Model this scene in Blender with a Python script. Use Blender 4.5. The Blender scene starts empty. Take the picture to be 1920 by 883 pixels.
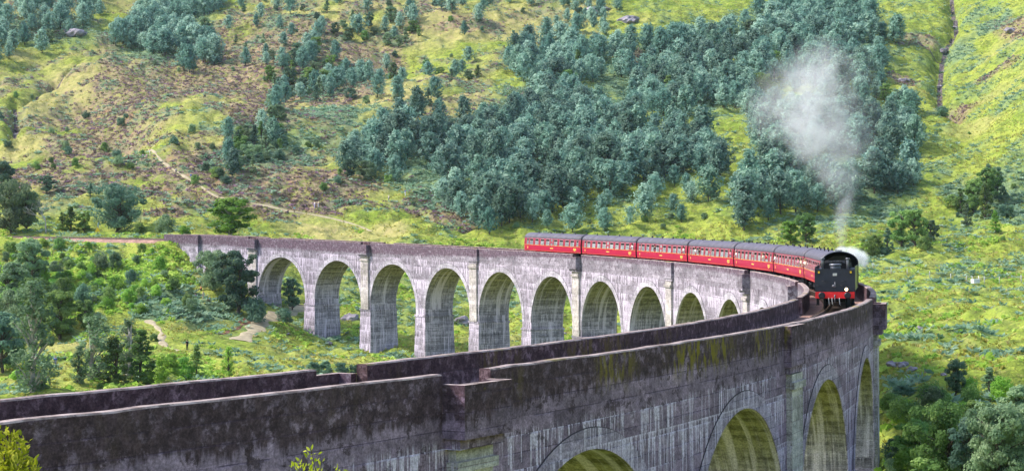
import bpy, bmesh, math, random
import numpy as np
from mathutils import Vector, Matrix
random.seed(7)
RNG = np.random.default_rng(11)
SC = bpy.context.scene
COL = SC.collection

# ------------------------------------------------------------------ camera frame
CAM = np.array([213.585, -60.207, 4.043]); YAW = 2.98757; PIT = 0.00106; ROLL = -0.00604; FPX = 3425.4
FW = np.array([math.cos(YAW) * math.cos(PIT), math.sin(YAW) * math.cos(PIT), math.sin(PIT)])
RT0 = np.array([math.sin(YAW), -math.cos(YAW), 0.0]); UP0 = np.cross(RT0, FW)
RT = math.cos(ROLL) * RT0 + math.sin(ROLL) * UP0
UP = -math.sin(ROLL) * RT0 + math.cos(ROLL) * UP0
FWH = np.array([math.cos(YAW), math.sin(YAW)])
RTH = RT0[:2]

def ray(u, v):
    d = FW + RT * ((u - 960) / FPX) - UP * ((v - 441.5) / FPX)
    return d

# ------------------------------------------------------------------ object helpers
def tag(o, label=None, cat=None, group=None, kind=None):
    if label: o['label'] = label
    if cat: o['category'] = cat
    if group: o['group'] = group
    if kind: o['kind'] = kind
    return o

def empty(name, loc=(0, 0, 0), rz=0.0, label=None, cat=None, group=None):
    o = bpy.data.objects.new(name, None); COL.objects.link(o)
    o.location = loc; o.rotation_euler = (0, 0, rz); o.empty_display_size = 0.5
    return tag(o, label, cat, group)

def link_mesh(name, me, parent=None, mats=()):
    o = bpy.data.objects.new(name, me); COL.objects.link(o)
    if len(me.materials) == 0:
        for m in mats: me.materials.append(m)
    if parent is not None: o.parent = parent
    return o

def np_mesh(name, V, F, mi=None, uv=None, col=None, smooth=False):
    """V (n,3), F (m,k) constant k; uv per loop (m*k,2); col per vertex (n,4) -> attribute 'tint'"""
    me = bpy.data.meshes.new(name)
    V = np.ascontiguousarray(V, dtype=np.float32); F = np.ascontiguousarray(F, dtype=np.int32)
    m, k = F.shape
    me.vertices.add(len(V)); me.vertices.foreach_set('co', V.ravel())
    me.loops.add(m * k); me.loops.foreach_set('vertex_index', F.ravel())
    me.polygons.add(m); me.polygons.foreach_set('loop_start', np.arange(0, m * k, k, dtype=np.int32))
    if mi is not None: me.polygons.foreach_set('material_index', np.asarray(mi, dtype=np.int32))
    me.polygons.foreach_set('use_smooth', np.full(m, bool(smooth)))
    if uv is not None:
        l = me.uv_layers.new(name='UVMap'); l.data.foreach_set('uv', np.ascontiguousarray(uv, dtype=np.float32).ravel())
    if col is not None:
        a = me.color_attributes.new('tint', 'FLOAT_COLOR', 'POINT'); a.data.foreach_set('color', np.ascontiguousarray(col, dtype=np.float32).ravel())
    me.update(calc_edges=True)
    return me

class MB:
    """collects plain shapes into one mesh"""
    def __init__(s): s.v = []; s.f = []; s.m = []; s.sm = []
    def add(s, vs, fs, m=0, sm=False):
        b = len(s.v); s.v += [tuple(p) for p in vs]
        for f in fs: s.f.append([b + i for i in f]); s.m.append(m); s.sm.append(sm)
        return s
    def box(s, x0, x1, y0, y1, z0, z1, m=0):
        v = [(x0, y0, z0), (x1, y0, z0), (x1, y1, z0), (x0, y1, z0), (x0, y0, z1), (x1, y0, z1), (x1, y1, z1), (x0, y1, z1)]
        return s.add(v, [(0, 3, 2, 1), (4, 5, 6, 7), (0, 1, 5, 4), (1, 2, 6, 5), (2, 3, 7, 6), (3, 0, 4, 7)], m)
    def tube(s, pts, rad, n=10, m=0, caps=True, sm=True):
        pts = [Vector(p) for p in pts]
        if not hasattr(rad, '__len__'): rad = [rad] * len(pts)
        vs = []; fs = []
        for i, p in enumerate(pts):
            t = (pts[min(i + 1, len(pts) - 1)] - pts[max(i - 1, 0)]).normalized()
            a = Vector((0, 0, 1)) if abs(t.z) < 0.9 else Vector((1, 0, 0))
            x = t.cross(a).normalized(); y = t.cross(x).normalized()
            for k in range(n):
                an = 2 * math.pi * k / n
                vs.append(p + (x * math.cos(an) + y * math.sin(an)) * rad[i])
        for i in range(len(pts) - 1):
            for k in range(n):
                a, b = i * n + k, i * n + (k + 1) % n
                fs.append((a, a + n, b + n, b))
        s.add(vs, fs, m, sm)
        if caps:
            L = len(vs) - n
            s.add(vs[:n], [tuple(range(n))], m); s.add(vs[L:], [tuple(reversed(range(n)))], m)
        return s
    def prism(s, prof, x0, x1, m=0, caps=True, sm=False):
        """profile of (y,z) points extruded along x"""
        n = len(prof)
        v = [(x0, y, z) for y, z in prof] + [(x1, y, z) for y, z in prof]
        f = [(i, (i + 1) % n, n + (i + 1) % n, n + i) for i in range(n)]
        s.add(v, f, m, sm)
        if caps: s.add(v[:n], [tuple(reversed(range(n)))], m); s.add(v[n:], [tuple(range(n))], m)
        return s
    def ball(s, c, r, n=10, m=0):
        rx, ry, rz = r if hasattr(r, '__len__') else (r, r, r)
        vs = []; fs = []
        R = max(4, n // 2)
        for i in range(R + 1):
            a = math.pi * i / R
            for k in range(n):
                b = 2 * math.pi * k / n
                vs.append((c[0] + rx * math.sin(a) * math.cos(b), c[1] + ry * math.sin(a) * math.sin(b), c[2] + rz * math.cos(a)))
        for i in range(R):
            for k in range(n):
                fs.append((i * n + k, (i + 1) * n + k, (i + 1) * n + (k + 1) % n, i * n + (k + 1) % n))
        return s.add(vs, fs, m, True)
    def mesh(s, name):
        me = bpy.data.meshes.new(name); me.from_pydata(s.v, [], s.f)
        me.polygons.foreach_set('material_index', s.m); me.polygons.foreach_set('use_smooth', s.sm)
        bm = bmesh.new(); bm.from_mesh(me)
        bmesh.ops.remove_doubles(bm, verts=bm.verts, dist=1e-5)
        bmesh.ops.dissolve_degenerate(bm, dist=1e-6, edges=bm.edges)
        bmesh.ops.recalc_face_normals(bm, faces=bm.faces); bm.to_mesh(me); bm.free()
        me.update(); return me
    def build(s, name, mats, parent=None):
        if not isinstance(mats, (list, tuple)): mats = [mats]
        return link_mesh(name, s.mesh(name), parent, mats)

def copy_tree(o, parent=None):
    c = o.copy(); COL.objects.link(c)
    if parent is not None: c.parent = parent
    for ch in o.children: copy_tree(ch, c)
    return c

# ------------------------------------------------------------------ materials: a small node language
class NT:
    def __init__(s, name, rough=0.85, spec=0.2):
        s.mat = bpy.data.materials.new(name); s.mat.use_nodes = True
        s.t = s.mat.node_tree; s.b = s.t.nodes['Principled BSDF']; s.out = s.t.nodes['Material Output']
        s.b.inputs['Roughness'].default_value = rough
        s.b.inputs['Specular IOR Level'].default_value = spec
    def new(s, ty, **kw):
        n = s.t.nodes.new(ty)
        for k, v in kw.items(): setattr(n, k, v)
        return n
    def put(s, sock, v):
        if isinstance(v, bpy.types.NodeSocket): s.t.links.new(v, sock)
        elif v is not None:
            if hasattr(v, '__len__') and len(v) == 3 and sock.type == 'RGBA': v = (*v, 1)
            sock.default_value = v
    def m(s, op, a, b=None, c=None, clamp=False):
        n = s.new('ShaderNodeMath', operation=op, use_clamp=clamp)
        s.put(n.inputs[0], a); s.put(n.inputs[1], b)
        if c is not None: s.put(n.inputs[2], c)
        return n.outputs[0]
    def add(s, a, b): return s.m('ADD', a, b)
    def sub(s, a, b): return s.m('SUBTRACT', a, b)
    def mul(s, a, b, clamp=False): return s.m('MULTIPLY', a, b, clamp=clamp)
    def ss(s, x, lo, hi, a=0.0, b=1.0):
        n = s.new('ShaderNodeMapRange', interpolation_type='SMOOTHSTEP')
        s.put(n.inputs[0], x); s.put(n.inputs[1], lo); s.put(n.inputs[2], hi); s.put(n.inputs[3], a); s.put(n.inputs[4], b)
        return n.outputs[0]
    def xyz(s, x=0.0, y=0.0, z=0.0):
        n = s.new('ShaderNodeCombineXYZ')
        for i, v in enumerate((x, y, z)): s.put(n.inputs[i], v)
        return n.outputs[0]
    def sep(s, v):
        n = s.new('ShaderNodeSeparateXYZ'); s.put(n.inputs[0], v); return n.outputs
    def noise(s, vec, scale=1.0, detail=3.0, rough=0.55, dist=0.0):
        n = s.new('ShaderNodeTexNoise'); s.put(n.inputs['Vector'], vec)
        n.inputs['Scale'].default_value = scale; n.inputs['Detail'].default_value = detail
        n.inputs['Roughness'].default_value = rough; n.inputs['Distortion'].default_value = dist
        return n.outputs['Fac']
    def white(s, vec):
        n = s.new('ShaderNodeTexWhiteNoise'); s.put(n.inputs['Vector'], vec); return n.outputs['Value']
    def mix(s, f, a, b, mode='MIX'):
        n = s.new('ShaderNodeMix', data_type='RGBA', blend_type=mode)
        s.put(n.inputs[0], f); s.put(n.inputs[6], a); s.put(n.inputs[7], b)
        return n.outputs[2]
    def scale(s, c, k):
        n = s.new('ShaderNodeVectorMath', operation='SCALE'); s.put(n.inputs[0], c); s.put(n.inputs[3], k); return n.outputs[0]
    def obj(s): return s.new('ShaderNodeTexCoord').outputs['Object']
    def geo(s): return s.new('ShaderNodeNewGeometry').outputs['Position']
    def uv(s): return s.sep(s.new('ShaderNodeTexCoord').outputs['UV'])
    def attr(s, name):
        n = s.new('ShaderNodeAttribute'); n.attribute_name = name; return n.outputs
    def rnd(s): return s.new('ShaderNodeObjectInfo').outputs['Random']
    def bump(s, h, dist=0.05, strength=0.6):
        n = s.new('ShaderNodeBump'); s.put(n.inputs['Height'], h); n.inputs['Distance'].default_value = dist; n.inputs['Strength'].default_value = strength
        s.t.links.new(n.outputs[0], s.b.inputs['Normal'])
    def color(s, c): s.put(s.b.inputs['Base Color'], c); return s.mat

def plain(name, c, rough=0.6, spec=0.3, metal=0.0, var=0.25, vs=3.0):
    n = NT(name, rough, spec); n.b.inputs['Metallic'].default_value = metal
    f = n.noise(n.obj(), vs, 4)
    k = n.ss(f, 0.25, 0.75, 1 - var, 1 + var * 0.6)
    return n.color(n.scale((*c,), k))

def concrete(name, base, dark, white_amt, stain, moss=0.0, soffit=False, t0=2.1, far=0.0):
    """weathered board-marked concrete. UV: u metres along, v metres below the parapet top"""
    n = NT(name, 0.92, 0.12)
    u, t, _ = n.uv()
    vec = n.xyz(u, t)
    big = n.noise(n.xyz(n.mul(u, 0.18), n.mul(t, 0.3)), 1.0, 4)
    fine = n.noise(vec, 2.6, 5, 0.65)
    row = n.m('FLOOR', n.m('DIVIDE', t, 0.62))
    cellu = n.m('FLOOR', n.add(n.m('DIVIDE', u, 2.6), n.mul(row, 0.37)))
    blk = n.white(n.xyz(cellu, row))
    c = n.mix(n.ss(big, 0.35, 0.65), base, [x * 0.62 for x in base])
    bl = n.noise(n.xyz(n.mul(u, 0.8), n.mul(t, 1.1), 6.0), 1.0, 6, 0.72)
    c = n.mix(n.mul(n.ss(bl, 0.53, 0.62), 0.5), c, [x * 0.40 for x in base])
    c = n.mix(n.mul(n.ss(bl, 0.46, 0.36), 0.45), c, [min(.8, x * 1.45) for x in base])
    c = n.scale(c, n.ss(fine, 0.25, 0.75, 0.62, 1.32))
    c = n.scale(c, n.ss(blk, 0.0, 1.0, 0.80, 1.16))
    # joints between the lifts
    fr = n.m('FRACT', n.m('DIVIDE', t, 0.62))
    wob = n.noise(n.xyz(u, n.mul(row, 3.1)), 0.8, 3)
    line = n.mul(n.ss(fr, 0.0, 0.09, 1.0, 0.0), n.ss(wob, 0.34, 0.5))
    c = n.mix(n.mul(line, 0.9), c, dark)
    # long vertical run-off streaks
    st = n.noise(n.xyz(n.mul(u, 2.6), n.mul(t, 0.16)), 1.0, 4, 0.6)
    c = n.mix(n.mul(n.ss(st, 0.52, 0.74), 0.40), c, [x * 0.45 for x in base])
    # lime drips that start at pour joints
    wcol = (base[0] * .4 + .53, base[1] * .4 + .455, base[2] * .4 + .56)
    for k, (per, off, fu) in enumerate(((1.24, 0.0, 5.0), (2.48, 1.0, 8.0))):
        q = n.m('DIVIDE', n.sub(t, off), per)
        j = n.m('FLOOR', q); f = n.m('FRACT', q)
        nn = n.noise(n.xyz(n.mul(u, fu), n.add(n.mul(j, 7.31), k * 3.7), n.mul(t, 0.12)), 1.0, 3, 0.6)
        pat = n.noise(n.xyz(n.mul(u, 0.13), n.mul(j, 2.3), k * 5.0), 1.0, 3)
        L = n.mul(n.ss(nn, 0.49, 0.68), 1.7)
        drip = n.ss(n.sub(L, f), 0.0, 0.22)
        drip = n.mul(n.mul(drip, n.ss(pat, 0.40, 0.55)), n.ss(t, t0, t0 + 0.5))
        drip = n.mul(drip, n.ss(n.noise(vec, 5.0, 2), 0.3, 0.55, 0.45, 1.0))
        c = n.mix(n.mul(drip, white_amt), c, wcol)
        edge = n.mul(n.mul(n.ss(f, 0.0, 0.05, 1.0, 0.0), n.ss(nn, 0.36, 0.5)), n.mul(n.ss(pat, 0.4, 0.55), n.ss(t, t0, t0 + 0.3)))
        c = n.mix(n.mul(edge, white_amt * 0.8), c, wcol)
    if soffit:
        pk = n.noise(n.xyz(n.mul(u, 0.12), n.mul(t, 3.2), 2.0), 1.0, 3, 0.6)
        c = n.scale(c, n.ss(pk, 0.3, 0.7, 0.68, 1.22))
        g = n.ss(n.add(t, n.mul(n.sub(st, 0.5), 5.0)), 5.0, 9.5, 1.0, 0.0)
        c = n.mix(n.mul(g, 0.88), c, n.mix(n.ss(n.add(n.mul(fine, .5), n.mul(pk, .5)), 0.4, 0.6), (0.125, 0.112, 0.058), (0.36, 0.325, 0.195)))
        wd = n.noise(n.xyz(n.mul(u, 1.1), n.mul(t, 0.07), 4.0), 1.0, 4, 0.6)
        c = n.mix(n.mul(n.ss(wd, 0.53, 0.64), 0.75), c, wcol)
    # black growth creeping down from the top
    if stain > 0:
        edge = n.add(n.mul(n.noise(n.xyz(n.mul(u, 0.09), 3.0), 1.0, 3), 1.3 * stain), n.mul(n.noise(n.xyz(n.mul(u, 2.2), n.mul(t, 0.25), 8.0), 1.0, 4, 0.65), 2.0 * stain))
        edge = n.add(edge, n.ss(u, 60.0, 130.0, far, 0.0))
        if moss > 0.5: edge = n.add(edge, n.ss(u, 340.0, 346.0, 0.0, 0.35))
        msk = n.ss(n.sub(edge, t), 0.0 + 0.2 * stain, 0.55)
        blot = n.noise(vec, 1.7, 5, 0.7)
        msk = n.mul(msk, n.ss(blot, 0.36, 0.50, 0.35, 1.0))
        c = n.mix(n.mul(msk, 0.93, True), c, n.mix(n.ss(fine, 0.35, 0.7), dark, [x * 2.0 for x in dark]))
        sp = n.noise(vec, 1.15, 6, 0.75)
        c = n.mix(n.mul(n.mul(n.ss(sp, 0.54, 0.60), 0.8), n.ss(t, 1.5, 5.0, 1.0, 0.12)), c, dark)
    gr = n.noise(vec, 11.0, 3, 0.7)
    c = n.scale(c, n.ss(gr, 0.3, 0.7, 0.70, 1.30))
    if moss > 0:
        a = n.noise(n.xyz(n.mul(u, 0.11), 1.7), 1.0, 2)
        b = n.noise(n.xyz(n.mul(u, 2.4), n.mul(t, 0.8), 2.0), 1.0, 4, 0.65)
        mk = n.mul(n.mul(n.ss(a, 0.47, 0.60), n.ss(b, 0.45, 0.6)), n.mul(n.ss(t, 0.7, 2.0, 1.0, 0.0), n.mul(n.ss(u, 298.0, 306.0), n.ss(u, 343.6, 342.0, 0.06, 1.0))))
        mk2 = n.mul(n.ss(n.noise(vec, 0.33, 5, 0.7), 0.665, 0.70), 0.7)
        c = n.mix(n.mul(n.m('MAXIMUM', mk, mk2), moss), c, (0.20, 0.150, 0.018))
    n.bump(n.add(n.mul(fine, 0.6), n.add(n.mul(line, -0.8), n.mul(n.noise(vec, 9.0, 3), 0.4))), 0.05, 0.7)
    return n.color(c)

def foliage(name, a, b, hi, trans=0.25, rough=0.75):
    n = NT(name, rough, 0.15)
    at = n.attr('tint'); r, g, bb = n.sep(at[1])
    c = n.mix(r, a, b)
    c = n.mix(n.mul(n.ss(g, 0.45, 1.0), 0.9), c, hi)
    rd = n.rnd()
    c = n.scale(c, n.ss(rd, 0, 1, 0.66, 1.32))
    h = n.new('ShaderNodeHueSaturation'); n.put(h.inputs['Color'], c)
    n.put(h.inputs['Hue'], n.add(0.485, n.mul(n.m('FRACT', n.mul(rd, 7.7)), 0.035)))
    c = h.outputs[0]
    n.color(c)
    if trans > 0:
        tr = n.new('ShaderNodeBsdfTranslucent'); n.put(tr.inputs[0], c)
        mx = n.new('ShaderNodeMixShader'); mx.inputs[0].default_value = trans
        n.t.links.new(n.b.outputs[0], mx.inputs[1]); n.t.links.new(tr.outputs[0], mx.inputs[2]); n.t.links.new(mx.outputs[0], n.out.inputs[0])
    return n.mat

M = {}
M['outer'] = concrete('concrete outer face', (0.300, 0.208, 0.290), (0.046, 0.027, 0.033), 1.0, 0.95, 0.95)  # mossy stained side; base colour also darkened for facing away from the sun
M['inner'] = concrete('concrete inner face', (0.325, 0.285, 0.335), (0.085, 0.055, 0.075), 1.0, 0.55, 0.0, far=1.3)  # sunny side: less growth, and its sunlight painted into a lighter base
M['para'] = concrete('parapet inside', (0.33, 0.225, 0.25), (0.045, 0.026, 0.030), 0.0, 0.9, 0.4)
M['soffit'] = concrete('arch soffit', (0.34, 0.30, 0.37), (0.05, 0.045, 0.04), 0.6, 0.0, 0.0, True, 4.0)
M['ringi'] = concrete('arch ring pale', (0.42, 0.385, 0.43), (0.12, 0.10, 0.11), 0.6, 0.0, 0.0)
M['ringo'] = concrete('arch ring grey', (0.40, 0.31, 0.41), (0.05, 0.04, 0.05), 0.7, 0.0, 0.0)
M['pale'] = concrete('pilaster concrete', (0.50, 0.45, 0.415), (0.20, 0.15, 0.12), 0.4, 0.0, 0.0)
M['groove'] = plain('dark joint', (0.075, 0.062, 0.075), 0.95, 0.05)
def coping():
    n = NT('coping top', 0.95, 0.1)
    u, t, _ = n.uv(); p = n.geo()
    f = n.noise(p, 1.4, 6, 0.7); g = n.noise(p, 0.25, 3)
    c = n.mix(n.ss(f, 0.35, 0.65), (0.17, 0.125, 0.115), (0.40, 0.32, 0.30))
    c = n.mix(n.mul(n.ss(n.noise(p, 0.9, 5, 0.7), 0.56, 0.66), 0.8), c, (0.07, 0.055, 0.05))
    c = n.mix(n.mul(n.ss(g, 0.58, 0.68), 0.7), c, (0.20, 0.155, 0.03))
    n.bump(f, 0.06, 0.8)
    return n.color(c)
M['coping'] = coping()
def ballast():
    n = NT('rusty ballast', 0.95, 0.1); p = n.geo()
    v = n.new('ShaderNodeTexVoronoi'); n.put(v.inputs['Vector'], p); v.inputs['Scale'].default_value = 9.0
    c = n.mix(v.outputs['Color'], (0.19, 0.105, 0.082), (0.40, 0.25, 0.20))
    c = n.scale(c, n.ss(n.noise(p, 0.6, 4), 0.3, 0.7, 0.75, 1.25))
    n.bump(v.outputs['Distance'], 0.05, 0.9)
    return n.color(c)
M['ballast'] = ballast()
M['rail'] = plain('rail steel', (0.10, 0.06, 0.045), 0.55, 0.4)
M['sleeper'] = plain('sleeper timber', (0.09, 0.065, 0.05), 0.9, 0.1)
M['red'] = plain('maroon with painted reflection', (0.30, 0.014, 0.046), 0.35, 0.5, 0, 0.12, 0.7)  # upper panels, set apart from the lower red by a painted-in reflection
M['redlow'] = plain('crimson lower panel', (0.43, 0.006, 0.052), 0.32, 0.5, 0, 0.12, 0.7)
M['line'] = plain('gold lining', (0.75, 0.36, 0.05), 0.5, 0.3)
M['gold'] = plain('gold lettering', (0.85, 0.55, 0.10), 0.5, 0.3)
M['roof'] = plain('grey coach roof', (0.10, 0.088, 0.115), 0.6, 0.3, 0, 0.3, 0.9)
M['black'] = plain('black steel', (0.012, 0.012, 0.018), 0.45, 0.4)
M['soot'] = plain('sooty black', (0.008, 0.008, 0.010), 0.8, 0.2)
M['loco'] = plain('loco black paint', (0.018, 0.021, 0.038), 0.35, 0.5, 0, 0.3, 1.5)
M['beam'] = plain('buffer beam red', (0.85, 0.02, 0.025), 0.4, 0.4)
M['steel'] = plain('worn steel', (0.16, 0.16, 0.18), 0.4, 0.5, 0.5)
def glass(name, c):
    n = NT(name, 0.08, 0.6); f = n.noise(n.geo(), 0.9, 2)
    return n.color(n.mix(n.ss(f, 0.35, 0.65), c, [x * 1.9 for x in c]))
M['glass'] = glass('coach window glass', (0.17, 0.18, 0.20))
M['dark'] = plain('painted interior shade', (0.015, 0.013, 0.016), 0.9, 0.05)
M['frame'] = plain('pale window frame', (0.34, 0.27, 0.28), 0.5, 0.3)
M['skin'] = plain('skin', (0.50, 0.28, 0.20), 0.6, 0.3, 0, 0.1)
M['bark'] = plain('bark', (0.10, 0.08, 0.065), 0.9, 0.1, 0, 0.5, 5)
M['birchbark'] = plain('pale bark', (0.45, 0.41, 0.38), 0.85, 0.1, 0, 0.4, 4)
M['wood'] = plain('weathered timber', (0.10, 0.075, 0.06), 0.9, 0.1)
M['post'] = plain('pale fence post', (0.45, 0.45, 0.42), 0.8, 0.2)
M['white'] = plain('white plastic', (0.78, 0.78, 0.80), 0.5, 0.3)
M['yellow'] = plain('yellow sign', (0.80, 0.50, 0.02), 0.5, 0.3)
M['blue'] = plain('blue paint', (0.05, 0.16, 0.45), 0.5, 0.3)
M['rock'] = plain('purple grey rock', (0.26, 0.23, 0.26), 0.9, 0.15, 0, 0.6, 0.8)
M['path'] = plain('trodden earth', (0.37, 0.31, 0.205), 0.95, 0.08, 0, 0.3, 0.8)
M['soil'] = plain('bare brown soil', (0.20, 0.105, 0.07), 0.95, 0.08, 0, 0.4, 0.8)
M['pine'] = foliage('pine needles', (0.072, 0.165, 0.128), (0.165, 0.29, 0.22), (0.32, 0.45, 0.345), 0.4)
M['pinebrown'] = foliage('browning pine', (0.15, 0.13, 0.085), (0.24, 0.17, 0.12), (0.30, 0.29, 0.19), 0.25)
M['leafgreen'] = foliage('mid green leaves', (0.11, 0.205, 0.058), (0.2, 0.315, 0.085), (0.33, 0.45, 0.14), 0.5)
M['leafbright'] = foliage('bright green leaves', (0.16, 0.33, 0.045), (0.28, 0.47, 0.07), (0.46, 0.62, 0.14), 0.5)
M['leafgrey'] = foliage('grey green leaves', (0.135, 0.22, 0.12), (0.23, 0.33, 0.17), (0.36, 0.46, 0.26), 0.5)
M['leafteal'] = foliage('dark blue green leaves', (0.075, 0.155, 0.105), (0.135, 0.235, 0.15), (0.23, 0.34, 0.22), 0.5)
M['leafyellow'] = foliage('yellow green leaves', (0.26, 0.33, 0.018), (0.42, 0.47, 0.025), (0.60, 0.62, 0.08), 0.45)
M['bracken'] = foliage('bracken', (0.163, 0.3, 0.188), (0.288, 0.45, 0.294), (0.45, 0.6, 0.425), 0.45)
M['heather'] = foliage('heather', (0.24, 0.20, 0.12), (0.36, 0.25, 0.22), (0.50, 0.30, 0.44), 0.4)
M['tussock'] = foliage('grass tussock', (0.24, 0.28, 0.045), (0.38, 0.37, 0.08), (0.48, 0.44, 0.17), 0.45)
# ------------------------------------------------------------------ viaduct centre line (right-hand curve, about 240 m radius)
PITCH = 18.1; W = 2.81; RAD = 230.08
_s = np.linspace(-70, 26, 9601); _x = (_s - 10) / 10
_xk = np.clip(_x, -1.0, 1.2)
_k = (1 + 0.04136 * _xk - 0.22863 * _xk ** 2) / RAD
_k = _k * np.clip((_s + 3.5) / 3.5, 0, 1)
_ds = (_s[1] - _s[0]) * PITCH
_th = np.concatenate([[0], np.cumsum((_k[1:] + _k[:-1]) / 2 * _ds)]); _i10 = int(np.argmin(abs(_s - 10))); _th -= _th[_i10]
_cx = np.concatenate([[0], np.cumsum((np.cos(_th[1:]) + np.cos(_th[:-1])) / 2 * _ds)]); _cx -= _cx[_i10]
_cy = -np.concatenate([[0], np.cumsum((np.sin(_th[1:]) + np.sin(_th[:-1])) / 2 * _ds)]); _cy -= _cy[_i10]
def ztop(s):
    s = np.asarray(s, float)
    a = np.maximum(s, 0)
    z = -0.010885 * (a - 12) * PITCH + 1.81154 * ((a - 12) / 10) ** 2
    return z + np.where(s < 0, -0.30 * s, 0)
def P(s, off, t):
    """point at arc position s (in arch pitches), off metres to the outside, t metres below the parapet top"""
    th = np.interp(s, _s, _th); x = np.interp(s, _s, _cx); y = np.interp(s, _s, _cy)
    return (float(x + off * math.sin(th)), float(y + off * math.cos(th)), float(ztop(s) - t))
def heading(s): return -float(np.interp(s, _s, _th))      # rotation about z of the direction of rising s

# ------------------------------------------------------------------ terrain
def vnoise(x, y, seed=0):
    xi = np.floor(x).astype(np.int64); yi = np.floor(y).astype(np.int64); xf = x - xi; yf = y - yi
    def h(a, b):
        n = (a * 374761393 + b * 668265263 + seed * 974711) & 0x7fffffff
        n = ((n ^ (n >> 13)) * 1274126177) & 0x7fffffff
        return ((n ^ (n >> 16)) & 0xffff) / 65535.0
    u = xf * xf * (3 - 2 * xf); v = yf * yf * (3 - 2 * yf)
    return (h(xi, yi) * (1 - u) + h(xi + 1, yi) * u) * (1 - v) + (h(xi, yi + 1) * (1 - u) + h(xi + 1, yi + 1) * u) * v - 0.5
def fbm(x, y, wl, octs=3, seed=0):
    r = 0; a = 1.0
    for o in range(octs):
        r = r + a * vnoise(x / wl + 17.3 * o, y / wl - 9.1 * o, seed + o); wl *= 0.5; a *= 0.5
    return r

DG = [0, 15, 30, 60, 90, 130, 170, 230, 300, 330, 350, 370, 385, 400, 430, 455, 490, 560, 610, 700, 800, 900, 1100, 1500, 2600]
FAR = [11, 20, 36, 47.5, 74, 107, 142, 205, 300, 340]
COLS = {
    -1200: [2.4, .3, -2.2, -6, -9, -11, -12, -12, -10, -7, -4, 0, 3, 5, 8] + FAR,
    0: [2.4, 0, -2.5, -8, -11.5, -13.5, -14.5, -15, -14, -10.5, -6.5, -1.5, 2, 4.2, 6.5] + [11.5] + FAR[1:],
    300: [2.4, 0, -2.5, -8, -12, -14, -15, -15, -13.5, -9.5, -4, -0.5, 2.6, 4.2, 6.2] + FAR,
    480: [2.4, 0, -2.5, -8, -12.5, -14.5, -15.5, -16, -15, -12, -9.5, -6.5, -2.5, .6, 5.0] + FAR,
    600: [2.4, 0, -2.5, -8, -13, -15, -16, -16.5, -16, -16, -15, -11.5, -8.5, -4.5, 2.5, 9] + FAR[1:],
    900: [2.4, .2, -2.4, -8.5, -13, -15.5, -16.5, -17.2, -17, -17, -16, -13, -10, -6.5, 1.5, 8.5] + FAR[1:],
    1300: [2.4, .2, -2.3, -8.5, -13, -15.5, -17, -17, -15, -13, -11, -8.5, -6.5, -4, 2.5, 9] + FAR[1:],
    1560: [2.4, .3, -2.3, -8.5, -12.5, -14, -14.5, -13, -9, -7, -6, -4, -2.5, -1, 4, 9.5] + FAR[1:],
    1650: [2.4, .3, -2.4, -8, -11.5, -13.2, -9.3, -7.8, -5.8, -4.4, -3.5, -2, -1, .4, 4.5, 9] + FAR[1:],
    1720: [2.4, .3, -2.3, -7, -9.5, -10.3, -8.2, -7.4, -5.8, -4.4, -3.5, -2, -1, .4, 4.5, 9] + FAR[1:],
    1920: [2.4, .3, -2.2, -5.6, -8, -9, -8.2, -7, -5.6, -4.2, -3, -1.6, -.4, 1, 5, 9.5] + FAR[1:],
    3200: [2.4, .8, -1, -3, -4, -4.5, -4, -3, -1, 0, 1, 2, 3, 4.5, 8, 12, 20] + FAR[2:],
}
_uc = sorted(COLS); _tab = np.array([COLS[u] for u in _uc])
_uf = np.arange(-1200, 3201, 20.0); _df = np.concatenate([np.arange(0, 1000, 4.0), np.arange(1000, 2601, 40.0)])
_t1 = np.stack([np.interp(_df, DG, row) for row in _tab])
_t2 = np.stack([np.interp(_uf, _uc, _t1[:, j]) for j in range(len(_df))], 1)
for _ in range(2):
    for ax, n in ((0, 3), (1, 2)):
        q = _t2
        for _k2 in range(n):
            pd = np.concatenate([np.take(q, [0], ax), q, np.take(q, [-1], ax)], ax)
            sl = [slice(None)] * 2
            a0 = list(sl); a0[ax] = slice(0, -2); a1 = list(sl); a1[ax] = slice(1, -1); a2 = list(sl); a2[ax] = slice(2, None)
            q = (pd[tuple(a0)] + 2 * pd[tuple(a1)] + pd[tuple(a2)]) / 4
        _t2 = q
def bil(T, xs, ys, x, y):
    i = np.clip(np.searchsorted(xs, x) - 1, 0, len(xs) - 2); j = np.clip(np.searchsorted(ys, y) - 1, 0, len(ys) - 2)
    fx = np.clip((x - xs[i]) / (xs[i + 1] - xs[i]), 0, 1); fy = np.clip((y - ys[j]) / (ys[j + 1] - ys[j]), 0, 1)
    return (T[i, j] * (1 - fx) + T[i + 1, j] * fx) * (1 - fy) + (T[i, j + 1] * (1 - fx) + T[i + 1, j + 1] * fx) * fy
def ud(x, y):
    rx = x - CAM[0]; ry = y - CAM[1]
    d = rx * FWH[0] + ry * FWH[1]; l = rx * RTH[0] + ry * RTH[1]
    b = np.arctan2(l, d); r = np.hypot(l, d)
    bc = np.clip(b, -0.55, 0.57)
    return 960 + FPX * np.tan(bc), r * np.cos(np.clip(b, -0.45, 0.45)), b
_tr_s = np.arange(-70, 26, 0.02); _tr_x = np.interp(_tr_s, _s, _cx); _tr_y = np.interp(_tr_s, _s, _cy)
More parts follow.
